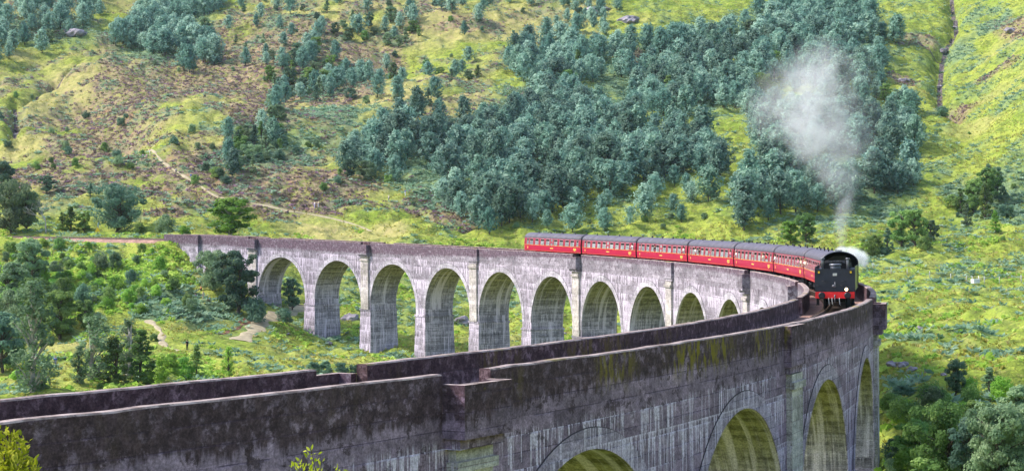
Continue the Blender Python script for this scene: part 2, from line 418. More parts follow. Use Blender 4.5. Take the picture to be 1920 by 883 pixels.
def track_near(x, y):
    """arc position and distance to the railway for the parts on the ground (vectorised in blocks)"""
    m = ((_tr_s < -0.5) & (_tr_s > -30)) | (_tr_s > 21.2)
    ss, tx, ty = _tr_s[m][::3], _tr_x[m][::3], _tr_y[m][::3]
    fx, fy = x.ravel(), y.ravel(); So = np.zeros(fx.shape); Do = np.full(fx.shape, 1e9)
    dc = np.full(fx.shape, 1e9)
    for k in range(0, len(ss), 16): dc = np.minimum(dc, np.hypot(fx - tx[k], fy - ty[k]))
    idx = np.nonzero(dc < 70)[0]
    for i in range(0, len(idx), 20000):
        j = idx[i:i + 20000]
        dd = np.hypot(fx[j, None] - tx[None], fy[j, None] - ty[None]); k = dd.argmin(1)
        Do[j] = dd[np.arange(len(k)), k]; So[j] = ss[k]
    return So.reshape(x.shape), Do.reshape(x.shape)
RAVINE = None; PATHS = []
def H0(x, y, fine=True):
    x = np.asarray(x, float); y = np.asarray(y, float)
    u, d, b = ud(x, y)
    z = bil(_t2, _uf, _df, u, d)
    hill = np.clip((d - 425) / 120, 0, 1); mid = np.clip((d - 50) / 150, 0, 1)
    z = z + fbm(x, y, 95, 2, 3) * 13 * hill + fbm(x, y, 34, 2, 5) * (3.6 * hill + 1.5 * mid)
    spur = np.clip((u - 1795 + (d - 560) * 0.10) / 190, 0, 1) * np.clip((d - 430) / 100, 0, 1)       # spur beyond the gully on the right
    z = z + 16 * spur * spur * (3 - 2 * spur)
    lr = np.clip((330 - u - (d - 560) * 0.75) / 130, 0, 1) * np.clip((d - 470) / 70, 0, 1) * np.clip((760 - d) / 100, 0, 1)  # hollow beyond the pale ridge on the left
    z = z - 9 * lr * lr * (3 - 2 * lr)
    return z, u, d
def H(x, y, fine=True):
    z, u, d = H0(x, y)
    x = np.asarray(x, float); y = np.asarray(y, float)
    if RAVINE is not None:
        for pts, wd, dp in RAVINE:
            D = np.full(x.shape, 1e9)
            for (ax, ay), (bx, by) in zip(pts[:-1], pts[1:]):
                vx, vy = bx - ax, by - ay
                tt = np.clip(((x - ax) * vx + (y - ay) * vy) / (vx * vx + vy * vy), 0, 1)
                D = np.minimum(D, np.hypot(x - ax - tt * vx, y - ay - tt * vy))
            D = D + fbm(x, y, 7, 2, 44) * wd * 0.8
            z = z - dp * np.exp(-(D / wd) ** 2)
    S, D = track_near(x, y)
    amp = np.clip((D - 3.5) / 5, 0, 1)
    for pts, rr in PATHS:
        for (ax, ay), (bx, by) in zip(pts[:-1], pts[1:]):
            vx, vy = bx - ax, by - ay
            tt = np.clip(((x - ax) * vx + (y - ay) * vy) / (vx * vx + vy * vy), 0, 1)
            amp = np.minimum(amp, np.clip(np.hypot(x - ax - tt * vx, y - ay - tt * vy) / rr - 0.7, 0, 1))
    if fine:
        z = z + amp * (fbm(x, y, 9, 2, 21) * 1.7 + fbm(x, y, 3.4, 2, 31) * 1.6 * np.clip((d - 40) / 60, 0, 1))
    zb = ztop(S) - 1.42 - 0.45 * (S < -0.7)
    z = np.maximum(z, zb - np.maximum(0, D - 3.2) / 1.35 - 100 * (D > 40))
    z = np.minimum(z, zb + np.maximum(0, D - 3.6) * 0.8)
    return z
# polar sheet round the viewpoint out to the skyline and beyond
def spaced(segs):
    out = []
    for a, b, st in segs: out.append(np.arange(a, b, st))
    return np.concatenate(out + [[segs[-1][1]]])
_bt = np.radians(spaced([(-180, -40, 4.0), (-40, -21, 0.35), (-21, -17, 0.1), (-17, 17, 0.042), (17, 21, 0.1), (21, 40, 0.35), (40, 180, 4.0)]))
_rr = spaced([(0.8, 12, 2.0), (12, 110, 2.0), (110, 290, 1.1), (290, 480, 0.8), (480, 860, 1.0), (860, 1100, 10.0), (1100, 2600, 60.0)])
def cell_of(x, y):
    rx = x - CAM[0]; ry = y - CAM[1]
    return np.arctan2(rx * RTH[0] + ry * RTH[1], rx * FWH[0] + ry * FWH[1]), np.hypot(rx, ry)
_B, _R = np.meshgrid(_bt, _rr, indexing='ij')
_GX = CAM[0] + _R * (np.cos(_B) * FWH[0] + np.sin(_B) * RTH[0]); _GY = CAM[1] + _R * (np.cos(_B) * FWH[1] + np.sin(_B) * RTH[1])

def at0(u, v, dmin=60, dmax=1500):
    """ground point seen through photo pixel (u, v) on the smooth terrain"""
    d = ray(u, v); ts = np.linspace(dmin, dmax, 1200)
    X = CAM[0] + d[0] * ts; Y = CAM[1] + d[1] * ts; Z = CAM[2] + d[2] * ts
    h = H0(X, Y)[0]; k = np.nonzero(h > Z)[0]
    k = k[0] if len(k) else len(ts) - 1
    return float(X[k]), float(Y[k])
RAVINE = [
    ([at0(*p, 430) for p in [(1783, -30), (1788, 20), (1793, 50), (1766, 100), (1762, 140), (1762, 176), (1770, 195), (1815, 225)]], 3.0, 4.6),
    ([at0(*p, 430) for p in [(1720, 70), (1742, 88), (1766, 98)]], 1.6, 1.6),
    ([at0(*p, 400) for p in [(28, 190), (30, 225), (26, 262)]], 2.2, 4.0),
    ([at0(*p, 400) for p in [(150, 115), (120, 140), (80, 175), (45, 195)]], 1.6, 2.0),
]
_hp = [at0(*p, 400) for p in [(262, 288), (300, 300), (330, 322), (352, 336), (378, 352), (398, 366), (420, 374), (460, 381), (500, 387), (540, 398), (580, 403), (620, 410), (650, 417), (675, 425), (700, 436)]]
_vp = [at0(*p, 200) for p in [(448, 642), (470, 625), (488, 606), (515, 594), (545, 586), (566, 572)]]
_sp = [at0(*p, 200) for p in [(275, 600), (293, 612), (305, 628), (300, 640), (318, 655), (345, 660)]]
PATHS = [(_hp, 2.2), (_vp, 5.5), (_sp, 2.6)]
_GZ = H(_GX, _GY)
def G(x, y):
    """height of the built sheet"""
    b, r = cell_of(np.asarray(x, float), np.asarray(y, float)); return bil(_GZ, _bt, _rr, b, r)
_TS = {}
def at(u, v, dmin=60, dmax=1500):
    d = ray(u, v); ts = np.linspace(dmin, dmax, 2400)
    X = CAM[0] + d[0] * ts; Y = CAM[1] + d[1] * ts; Z = CAM[2] + d[2] * ts
    h = G(X, Y); k = np.nonzero(h > Z)[0]; k = k[0] if len(k) else len(ts) - 1
    x, y = float(X[k]), float(Y[k]); return x, y, float(G(x, y))
def px_of(x, y, z):
    q = np.stack([np.asarray(x) - CAM[0], np.asarray(y) - CAM[1], np.asarray(z) - CAM[2]], -1); d = q @ FW
    return 960 + FPX * (q @ RT) / d, 441.5 - FPX * (q @ UP) / d, d

# vegetation map, in ground coordinates: R heather/brown, G bracken, B straw, A bare soil/rock
def blob(x, y, c, r):
    return np.clip(1.35 - np.hypot((x - c[0]) / r[0], (y - c[1]) / r[1]) , 0, 1)
def ell(u, v, ru, rv):
    """an elliptical patch of ground centred where photo pixel (u, v) falls, ru/rv in photo pixels"""
    x, y = at0(u, v, 120); _, y1, = at0(u, v - rv, 120); x1 = at0(u, v - rv, 120)[0]
    d = math.hypot(x - CAM[0], y - CAM[1]); x2, y2 = at0(u, v + rv, 120)
    return (x, y), max(3.0, min(math.hypot(x1 - x, y1 - y), math.hypot(x2 - x, y2 - y))), d * ru / FPX
def patches(x, y, lst):
    m = np.zeros(np.shape(x))
    for u, v, ru, rv, k in lst:
        (px, py), ra, la = ell(u, v, ru, rv)
        rx, ry = x - px, y - py; a = (rx * FWH[0] + ry * FWH[1]) / ra; l = (rx * RTH[0] + ry * RTH[1]) / la
        m = np.maximum(m, k * np.clip((1.25 - np.hypot(a, l)) * 1.6, 0, 1))
    return m
HEATH = [(520, 365, 200, 45, .5), (300, 330, 180, 50, .5), (150, 300, 100, 60, .45), (330, 140, 130, 60, .8), (420, 90, 110, 40, 1), (500, 130, 90, 40, .9), (560, 70, 90, 35, .7), (600, 110, 120, 45, .6), (250, 190, 120, 40, .6), (200, 250, 90, 40, .5), (470, 180, 120, 40, .7),
         (640, 170, 60, 30, .7), (700, 120, 60, 30, .8), (520, 215, 110, 30, .5), (310, 400, 45, 12, .8), (150, 340, 70, 25, .5), (640, 345, 90, 25, .45), (860, 410, 60, 22, .7), (780, 385, 60, 25, .55),
         (80, 55, 60, 25, .5), (870, 40, 70, 20, .6), (1000, 130, 40, 14, .5), (1720, 75, 40, 16, .8), (1690, 150, 30, 15, .6), (1900, 50, 30, 40, .7), (1870, 130, 40, 25, .6), (560, 330, 90, 25, .35), (1790, 205, 40, 16, .8)]
BRACK = [(250, 300, 90, 20, .5), (430, 300, 80, 22, .6), (560, 280, 80, 30, .6), (350, 210, 80, 22, .5), (620, 380, 70, 18, .45), (690, 70, 70, 30, .5), (500, 60, 60, 24, .5), (640, 205, 80, 30, .9), (590, 180, 60, 20, .6), (450, 250, 90, 25, .7), (380, 235, 50, 18, .8), (1855, 40, 40, 40, .9), (1800, 120, 45, 45, .9), (1880, 195, 40, 18, .6), (1830, 355, 90, 45, .9), (1790, 340, 60, 30, .8),
         (1880, 400, 60, 40, .8), (1600, 420, 120, 14, .6), (330, 565, 110, 40, 1), (240, 545, 90, 40, .75), (60, 500, 90, 40, .5), (130, 640, 40, 15, .8), (1690, 735, 30, 22, .8), (870, 380, 60, 22, .5), (430, 350, 60, 18, .6), (560, 30, 90, 20, .5), (1240, 380, 80, 20, .4)]
STRAW = [(180, 120, 90, 40, .8), (240, 100, 60, 25, .9), (60, 280, 70, 25, .6), (110, 210, 70, 40, .7), (820, 70, 60, 40, .6), (900, 60, 120, 30, .6), (640, 440, 70, 20, .5), (730, 430, 40, 14, .7), (1820, 250, 60, 20, .4), (80, 115, 90, 18, .5)]
WOODFLOOR = [(860, 300, 150, 90, 1), (1050, 250, 150, 100, 1), (1250, 150, 160, 80, 1), (1200, 300, 150, 40, 1), (1500, 80, 150, 70, 1), (1560, 300, 150, 100, 1), (320, 70, 80, 55, .9), (90, 60, 100, 40, .6), (620, 240, 110, 70, .4), (490, 290, 50, 40, .8)]
# ------------------------------------------------------------------ ground sheet
def ground_masks(x, y):
    n1 = fbm(x, y, 22, 3, 61); n2 = fbm(x, y, 8, 3, 62); n3 = fbm(x, y, 60, 2, 63)
    u, d, b = ud(x, y)
    hill = np.clip((d - 430) / 60, 0, 1); left = np.clip((1250 - u) / 350, 0, 1)
    he = np.clip(patches(x, y, HEATH) + 0.36 * hill * left, 0, 1)
    wd_ = patches(x, y, WOODFLOOR)
    he = np.clip((he * 1.15 + (n2 * 0.9 + n1 * 0.5) * (.25 + .75 * left * hill) - 0.28) * 2.0, 0, 1)
    br = np.clip((patches(x, y, BRACK) * (1 + n2) + n2 * 0.35 - 0.3) * 2.0, 0, 1)
    st = np.clip((patches(x, y, STRAW) + n1 * 0.9 + n3 * 0.8 + 0.10 * hill + 0.50 * hill * left - 0.22 - 0.28 * (1 - left)) * 1.5, 0, 1)
    so = np.zeros(x.shape)
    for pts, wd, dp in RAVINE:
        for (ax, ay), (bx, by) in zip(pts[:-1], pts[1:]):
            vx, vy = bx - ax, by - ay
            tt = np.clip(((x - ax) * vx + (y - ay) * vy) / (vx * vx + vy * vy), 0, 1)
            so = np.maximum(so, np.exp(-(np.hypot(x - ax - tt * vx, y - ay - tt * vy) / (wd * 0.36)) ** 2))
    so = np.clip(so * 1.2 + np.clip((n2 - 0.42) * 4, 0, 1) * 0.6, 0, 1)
    br = np.maximum(br, np.clip(wd_ * 1.2 + n2, 0, 1)); st = st * (1 - wd_); he = he * (1 - .5 * wd_)
    return he, br, st, so
def build_ground():
    nb, nr = _B.shape
    V = np.stack([_GX.ravel(), _GY.ravel(), _GZ.ravel()], 1)
    idx = np.arange(nb * nr).reshape(nb, nr)
    F = np.stack([idx[:-1, :-1], idx[1:, :-1], idx[1:, 1:], idx[:-1, 1:]], -1).reshape(-1, 4)[:, ::-1]
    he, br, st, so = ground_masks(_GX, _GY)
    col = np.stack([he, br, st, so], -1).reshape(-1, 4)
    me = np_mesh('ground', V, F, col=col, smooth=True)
    n = NT('moorland', 0.95, 0.08); p = n.geo(); at_ = n.attr('tint'); R, Gc, B = n.sep(at_[0]); A = at_[3]
    f1 = n.noise(p, 0.06, 3); f2 = n.noise(p, 0.42, 4, 0.6); f3 = n.noise(p, 1.9, 4, 0.65)
    c = n.mix(n.ss(f1, 0.35, 0.65), (0.205, 0.280, 0.036), (0.295, 0.338, 0.054))
    c = n.mix(n.mul(n.ss(f2, 0.46, 0.62), 0.8), c, (0.115, 0.150, 0.032))
    c = n.mix(n.mul(n.ss(f3, 0.52, 0.66), 0.65), c, (0.105, 0.100, 0.035))
    f4 = n.noise(n.xyz(*[n.mul(q, k) for q, k in zip(n.sep(p), (.22, .22, 1.6))]), 1.0, 5, 0.65, 0.6)
    c = n.mix(n.mul(n.ss(f4, 0.50, 0.64), 0.6), c, (0.085, 0.125, 0.022))
    c = n.mix(n.mul(n.ss(n.noise(p, 0.9, 3, 0.6), 0.55, 0.66), 0.5), c, (0.40, 0.38, 0.10))
    c = n.mix(n.mul(B, n.ss(f2, 0.3, 0.6, 0.9, 0.45)), c, (0.42, 0.34, 0.15))
    g2 = n.noise(p, 0.75, 4, 0.65)
    hc = n.mix(n.ss(g2, 0.38, 0.6), (0.145, 0.105, 0.075), (0.30, 0.22, 0.15))
    hc = n.mix(n.ss(n.noise(p, 0.33, 3), 0.54, 0.68), hc, (0.29, 0.155, 0.105))
    hc = n.mix(n.ss(n.noise(p, 0.55, 3, 0.6), 0.50, 0.60), hc, (0.17, 0.19, 0.055))
    c = n.mix(n.mul(R, 0.85), c, hc)
    c = n.mix(n.mul(Gc, 0.8), c, n.mix(n.ss(f3, 0.35, 0.6), (0.075, 0.125, 0.065), (0.19, 0.27, 0.15)))
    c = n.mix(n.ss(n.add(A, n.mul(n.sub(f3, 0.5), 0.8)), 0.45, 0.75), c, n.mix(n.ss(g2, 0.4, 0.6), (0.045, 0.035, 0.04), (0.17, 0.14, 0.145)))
    n.bump(n.add(n.mul(f3, 0.7), n.mul(f2, 0.8)), 0.55, 0.9)
    n.color(c)
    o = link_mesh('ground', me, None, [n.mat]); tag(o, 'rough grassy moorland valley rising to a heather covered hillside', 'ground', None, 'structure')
build_ground()

def strip(name, pts, width, mat, label, cat='path', lift=0.07, kind='structure', step=1.0, wob=0.25):
    """a strip laid on the ground sheet along ground points"""
    pts = [Vector((p[0], p[1], 0)) for p in pts]; out = []
    for a, b in zip(pts[:-1], pts[1:]):
        k = max(1, int((b - a).length / step))
        for i in range(k): out.append(a.lerp(b, i / k))
    out.append(pts[-1])
    sm = [sum((out[min(max(i + j, 0), len(out) - 1)] for j in range(-3, 4)), Vector()) / 7 for i in range(len(out))]
    V = []; F = []; nc = 6
    for i, p in enumerate(sm):
        t = (sm[min(i + 1, len(sm) - 1)] - sm[max(i - 1, 0)]).normalized(); nrm = Vector((-t.y, t.x, 0))
        w = width * (1 + wob * math.sin(i * 0.9) + wob * math.sin(i * 0.37 + 1)) / 2
        for k in range(nc):
            q = p + nrm * w * (2 * k / (nc - 1) - 1); V.append((q.x, q.y, float(G(q.x, q.y)) + (lift if 0 < k < nc - 1 else -0.05)))
    for i in range(len(sm) - 1):
        for k in range(nc - 1): a = i * nc + k; F.append((a, a + 1, a + 1 + nc, a + nc))
    me = np_mesh(name, np.array(V), np.array(F), smooth=True); o = link_mesh(name, me, None, [mat])
    return tag(o, label, cat, None, kind)
strip('hill_path', _hp, 0.8, M['path'], 'pale trodden hill path crossing the slope behind the viaduct', wob=0.35, lift=0.12)
strip('valley_path', _vp, 3.2, M['path'], 'broad pale path curving up to the viaduct piers', lift=0.12)
strip('side_path', _sp, 1.2, M['path'], 'thin bare path below the left bank', wob=0.4, lift=0.12)
strip('earth_scar', [at(*p, 200) for p in [(400, 628), (425, 622), (455, 612), (462, 596)]], 1.6, M['soil'], 'bare brown earth scar beside the valley path', 'earth', wob=0.5, lift=0.1)
# ------------------------------------------------------------------ viaduct
class VB:
    """faces given in (s, off, t) along the viaduct, with UV = (metres along, metres below the top)"""
    def __init__(s): s.v = []; s.f = []; s.uv = []; s.m = []
    def quad(s, a, b, c, d, m, uv=None):
        base = len(s.v); s.v += [P(*q) for q in (a, b, c, d)]; s.f.append((base, base + 1, base + 2, base + 3)); s.m.append(m)
        s.uv += uv if uv else [(q[0] * PITCH, q[2]) for q in (a, b, c, d)]
    def side(s, s0, s1, off, t0, t1, m, n=1):           # a stretch of face at constant offset
        for i in range(n):
            a = s0 + (s1 - s0) * i / n; b = s0 + (s1 - s0) * (i + 1) / n
            s.quad((a, off, t1), (b, off, t1), (b, off, t0), (a, off, t0), m)
    def end(s, sx, o0, o1, t0, t1, m):                   # a face across the viaduct
        uv = [(sx * PITCH + o, t) for o, t in ((o0, t1), (o1, t1), (o1, t0), (o0, t0))]
        s.quad((sx, o0, t1), (sx, o1, t1), (sx, o1, t0), (sx, o0, t0), m, uv)
    def flat(s, s0, s1, o0, o1, t, m, n=1):
        for i in range(n):
            a = s0 + (s1 - s0) * i / n; b = s0 + (s1 - s0) * (i + 1) / n
            uv = [(a * PITCH, t + o0), (b * PITCH, t + o0), (b * PITCH, t + o1), (a * PITCH, t + o1)]
            s.quad((a, o0, t), (b, o0, t), (b, o1, t), (a, o1, t), m, uv)
    def block(s, s0, s1, o0, o1, t0, t1, ms, n=1):
        """ms = (outer, inner, end, top, bottom)"""
        s.side(s0, s1, max(o0, o1), t0, t1, ms[0], n); s.side(s0, s1, min(o0, o1), t0, t1, ms[1], n)
        s.end(s0, o0, o1, t0, t1, ms[2]); s.end(s1, o0, o1, t0, t1, ms[2])
        s.flat(s0, s1, o0, o1, t0, ms[3], n); s.flat(s0, s1, o0, o1, t1, ms[4], n)
    def build(s, name, mats, parent):
        me = np_mesh(name, np.array(s.v), np.array(s.f), mi=s.m, uv=np.array(s.uv))
        bm = bmesh.new(); bm.from_mesh(me); bmesh.ops.remove_doubles(bm, verts=bm.verts, dist=1e-4)
        bmesh.ops.recalc_face_normals(bm, faces=bm.faces); bm.to_mesh(me); bm.free()
        return link_mesh(name, me, parent, mats)
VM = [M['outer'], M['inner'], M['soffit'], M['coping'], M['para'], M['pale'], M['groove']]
via = empty('viaduct', (0, 0, 0), 0, 'long curved concrete railway viaduct of tall round arches with stained parapets', 'viaduct')
R_A = 7.5; T_C = 3.59; T_S = T_C + R_A; HP = 1.55 / PITCH; BX = 0.0862; DK = 1.3
def arch_bay(i):
    v = VB(); c = i + 0.5; n = 36
    pts = [(c - 0.5, T_S)] + [(c + R_A * math.cos(math.pi * (1 - k / n)) / PITCH, T_S - R_A * math.sin(math.pi * k / n)) for k in range(n + 1)] + [(c + 0.5, T_S)]
    for (a, ta), (b, tb) in zip(pts[:-1], pts[1:]):
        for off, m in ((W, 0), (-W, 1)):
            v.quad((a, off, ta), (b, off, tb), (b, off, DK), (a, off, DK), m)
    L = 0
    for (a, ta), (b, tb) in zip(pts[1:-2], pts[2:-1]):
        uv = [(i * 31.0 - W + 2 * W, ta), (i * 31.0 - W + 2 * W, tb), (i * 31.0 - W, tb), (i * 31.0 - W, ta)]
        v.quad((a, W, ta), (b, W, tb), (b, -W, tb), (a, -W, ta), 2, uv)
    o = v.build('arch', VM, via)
    for sg, ring in ((1, M['ringo']), (-1, M['ringi'])):
        r = VB(); r1 = 8.33; pr = 0.045; f0 = sg * (W + (pr if sg > 0 else .045))
        for k in range(n):
            a0 = math.pi * k / n; a1 = math.pi * (k + 1) / n
            q = lambda rr, a: (c - rr * math.cos(a) / PITCH, T_S - rr * math.sin(a))
            (sa, ta), (sb, tb), (sc, tc), (sd, td) = q(R_A, a0), q(R_A, a1), q(r1, a1), q(r1, a0)
            r.quad((sa, f0, ta), (sb, f0, tb), (sc, f0, tc), (sd, f0, td), 0)
            r.quad((sd, f0, td), (sc, f0, tc), (sc, sg * W, tc), (sd, sg * W, td), 1)
            r.quad((sa, f0, ta), (sb, f0, tb), (sb, sg * W, tb), (sa, sg * W, ta), 0)
            # the dark open joint round the ring
            (se, te), (sf, tf) = q(r1 + 0.035, a1), q(r1 + 0.035, a0)
            r.quad((sd, sg * (W + .006), td), (sc, sg * (W + .006), tc), (se, sg * (W + .006), te), (sf, sg * (W + .006), tf), 1)
        r.build('arch_ring', [ring, M['groove']], o)
    return o
for i in range(0, 21): arch_bay(i)
def pier(i):
    v = VB(); g = []
    for ds in (-HP, 0, HP):
        for off in (-W, 0, W): x, y, _ = P(i + ds, off, 0); g.append(float(G(x, y)))
    zt = float(ztop(i)); tb = zt - min(g) + 1.2
    b = 0.022
    def ring(h, o, t): return [(i - h, o, t), (i + h, o, t), (i + h, -o, t), (i - h, -o, t)]
    lev = [(HP, W, T_S), (HP, W, T_S + 1.0), (HP + .2 / PITCH, W + .2, T_S + 1.0), (HP + .2 / PITCH, W + .2, T_S + 1.3), (HP + .1 / PITCH, W + .1, T_S + 1.34)]
    D_ = max(0.5, tb - T_S - 1.34); lev.append((HP + (.1 + b * D_) / PITCH, W + .1 + b * D_, tb))
    for (h0, o0, t0), (h1, o1, t1) in zip(lev[:-1], lev[1:]):
        A, B = ring(h0, o0, t0), ring(h1, o1, t1)
        for k in range(4):
            m = (0, 2, 1, 2)[k]; a, bq, c, d = B[k], B[(k + 1) % 4], A[(k + 1) % 4], A[k]
            uv = None if k in (0, 2) else [(i * 13 + q[1], q[2]) for q in (a, bq, c, d)]
            v.quad(a, bq, c, d, m, uv)
    o = v.build('pier', VM, via)
    if i % 2 == 1:
        for sg in (1, -1):
            p = VB(); hw = 1.2 / PITCH
            p.block(i - hw, i + hw, sg * (W + .002), sg * (W + .30), 2.55, T_S + 1.0, (5, 5, 5, 5, 5))
            p.block(i - hw - .12 / PITCH, i + hw + .12 / PITCH, sg * (W + .004), sg * (W + .46), 2.95, 3.3, (5, 5, 5, 5, 5))
            p.build('pilaster', VM, o)
for i in range(1, 21): pier(i)
ODD = [1, 3, 5, 7, 9, 11, 13, 15, 17, 19, 21]; SOLID = (5, 9, 17)     # at these the parapet runs through unbroken
def parapet(s0, s1, sg):
    v = VB(); n = max(2, int((s1 - s0) * PITCH / .6)); T = 0.46
    prof = [(W, DK), (W, .05), (W - .05, 0.0), (W - T + .05, 0.0), (W - T, .05), (W - T, DK)]
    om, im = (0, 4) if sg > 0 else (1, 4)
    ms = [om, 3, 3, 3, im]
    jit = [0.05 * (vnoise(np.array([k * 0.45 + s0 * 7.0]), np.array([sg * 3.3]), 5)[0]) for k in range(n + 1)]
    for k in range(n):
        a = s0 + (s1 - s0) * k / n; b = s0 + (s1 - s0) * (k + 1) / n
        for (o0, t0), (o1, t1), m in zip(prof[:-1], prof[1:], ms):
            j = lambda t, q: t + (q if t < .1 else 0)
            v.quad((a, sg * o0, j(t0, jit[k])), (b, sg * o0, j(t0, jit[k + 1])), (b, sg * o1, j(t1, jit[k + 1])), (a, sg * o1, j(t1, jit[k])), m)
    for sx in (s0, s1):
        v.end(sx, sg * (W - T), sg * W, .05, DK, 4); v.quad((sx, sg * (W - .05), 0.0), (sx, sg * (W - T + .05), 0.0), (sx, sg * (W - T), .05), (sx, sg * W, .05), 4)
    v.build('parapet', VM, via)
for sg in (1, -1):
    cuts = [-0.56] + [q for q in ODD if q not in SOLID]
    for a, b in zip(cuts, cuts[1:] + [22.6]):
        parapet(a + (BX if a > 0 else 0), b - (BX if b < 22 else 0), sg)
def refuge(i, sg):
    if i in SOLID:
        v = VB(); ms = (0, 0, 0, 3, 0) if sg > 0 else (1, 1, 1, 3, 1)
        v.block(i - BX, i + BX, sg * (W + .003), sg * (W + .38), .05, 2.15, ms)
        v.block(i - BX + .12 / PITCH, i + BX - .12 / PITCH, sg * (W + .003), sg * (W + .26), 2.152, 2.5, ms)
        v.build('refuge', VM, via); return
    v = VB(); o0, o1, o2 = W, W + .52, W + .88; tt = .34; tl = DK; bt = 2.15
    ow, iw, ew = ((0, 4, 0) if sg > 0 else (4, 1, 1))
    e = .36 / PITCH
    v.block(i - BX, i + BX, sg * o1, sg * o2, tt, bt, (ow, iw, ew, 3, ew))
    for a, b in ((i - BX, i - BX + e), (i + BX - e, i + BX)):
        v.block(a, b, sg * (o0 + .003), sg * (o1 - .002), tt + .004, bt - .003, (4, 4, ew, 3, ew))
    v.block(i - BX + e, i + BX - e, sg * (o0 - .4), sg * (o1 - .002), tl + .03, bt - .006, (4, 4, 4, 3, ew))
    v.block(i - BX + .12 / PITCH, i + BX - .12 / PITCH, sg * (o0 + .003), sg * (o2 - .26), bt + .002, bt + .36, (ow, ow if sg > 0 else 1, ew, ew, ew))
    v.build('refuge', VM, via)
for i in ODD:
    for sg in (1, -1): refuge(i, sg)
d = VB()
d.flat(-0.56, 22.6, -(W - .465), W - .465, DK + .02, 0, 240)
d.build('deck', [M['ballast']], via)
def abutment(s0, s1, face):
    v = VB()
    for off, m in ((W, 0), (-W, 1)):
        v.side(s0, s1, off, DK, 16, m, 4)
    v.end(s0, -W, W, DK, 16, 2); v.end(s1, -W, W, DK, 16, 2)
    o = v.build('abutment', VM, via)
    for sg in (1, -1):
        p = VB(); p.block(face - .07, face + .07, sg * (W + .002), sg * (W + .62), .02, 15, (0, 1, 1 if sg < 0 else 0, 3, 5)); p.build('pilaster', VM, o)
abutment(-0.56, 0.0, 0.0)
abutment(21.0 + 0.0, 22.6, 22.2)

# ------------------------------------------------------------------ railway
trk = empty('railway_track', P(0, 0, 1), 0, 'single railway track on rusty ballast running over the viaduct and along the hillside', 'track')
trk_l = Vector(trk.location)
def rail(off):
    ss = np.concatenate([np.arange(-12, 22.8, 0.06)]); V = []; F = []
    pr = [(-.07, 1.11), (-.03, 1.05), (-.035, .97), (-.035, .94), (.035, .94), (.035, .97), (.03, 1.05), (.07, 1.11)]
    for s in ss:
        for o, t in pr: V.append(Vector(P(s, off + o, t)) - trk_l)
    n = len(pr)
    for i in range(len(ss) - 1):
        for k in range(n): F.append((i * n + k, i * n + (k + 1) % n, (i + 1) * n + (k + 1) % n, (i + 1) * n + k))
    link_mesh('rail', np_mesh('rail', np.array(V), np.array(F)), trk, [M['rail']])
rail(0.75); rail(-0.75)
sb = MB()
for s in np.arange(-12, 22.6, 0.72 / PITCH):
    if s < 8 and s > 0.2: continue
    h = .13 / PITCH
    v = [Vector(P(a, o, t)) - trk_l for t in (1.29, 1.10) for a, o in ((s - h, -1.25), (s + h, -1.25), (s + h, 1.25), (s - h, 1.25))]
    sb.add(v, [(0, 3, 2, 1), (4, 5, 6, 7), (0, 1, 5, 4), (1, 2, 6, 5), (2, 3, 7, 6), (3, 0, 4, 7)])
o = sb.build('sleeper', M['sleeper'], trk); o['kind'] = 'stuff'
bb = VB()
for s in np.arange(-14, -0.58, 0.1):
    for (o0, t0), (o1, t1) in zip([(-3.4, 2.05), (-2.1, 1.27), (2.1, 1.27)], [(-2.1, 1.27), (2.1, 1.27), (3.4, 2.05)]):
        bb.quad((s, o0, t0), (s + .1, o0, t0), (s + .1, o1, t1), (s, o1, t1), 0)
tag(bb.build('trackbed', [M['ballast']], None), 'reddish ballast bed of the railway left of the viaduct end', 'track bed', None, 'structure')
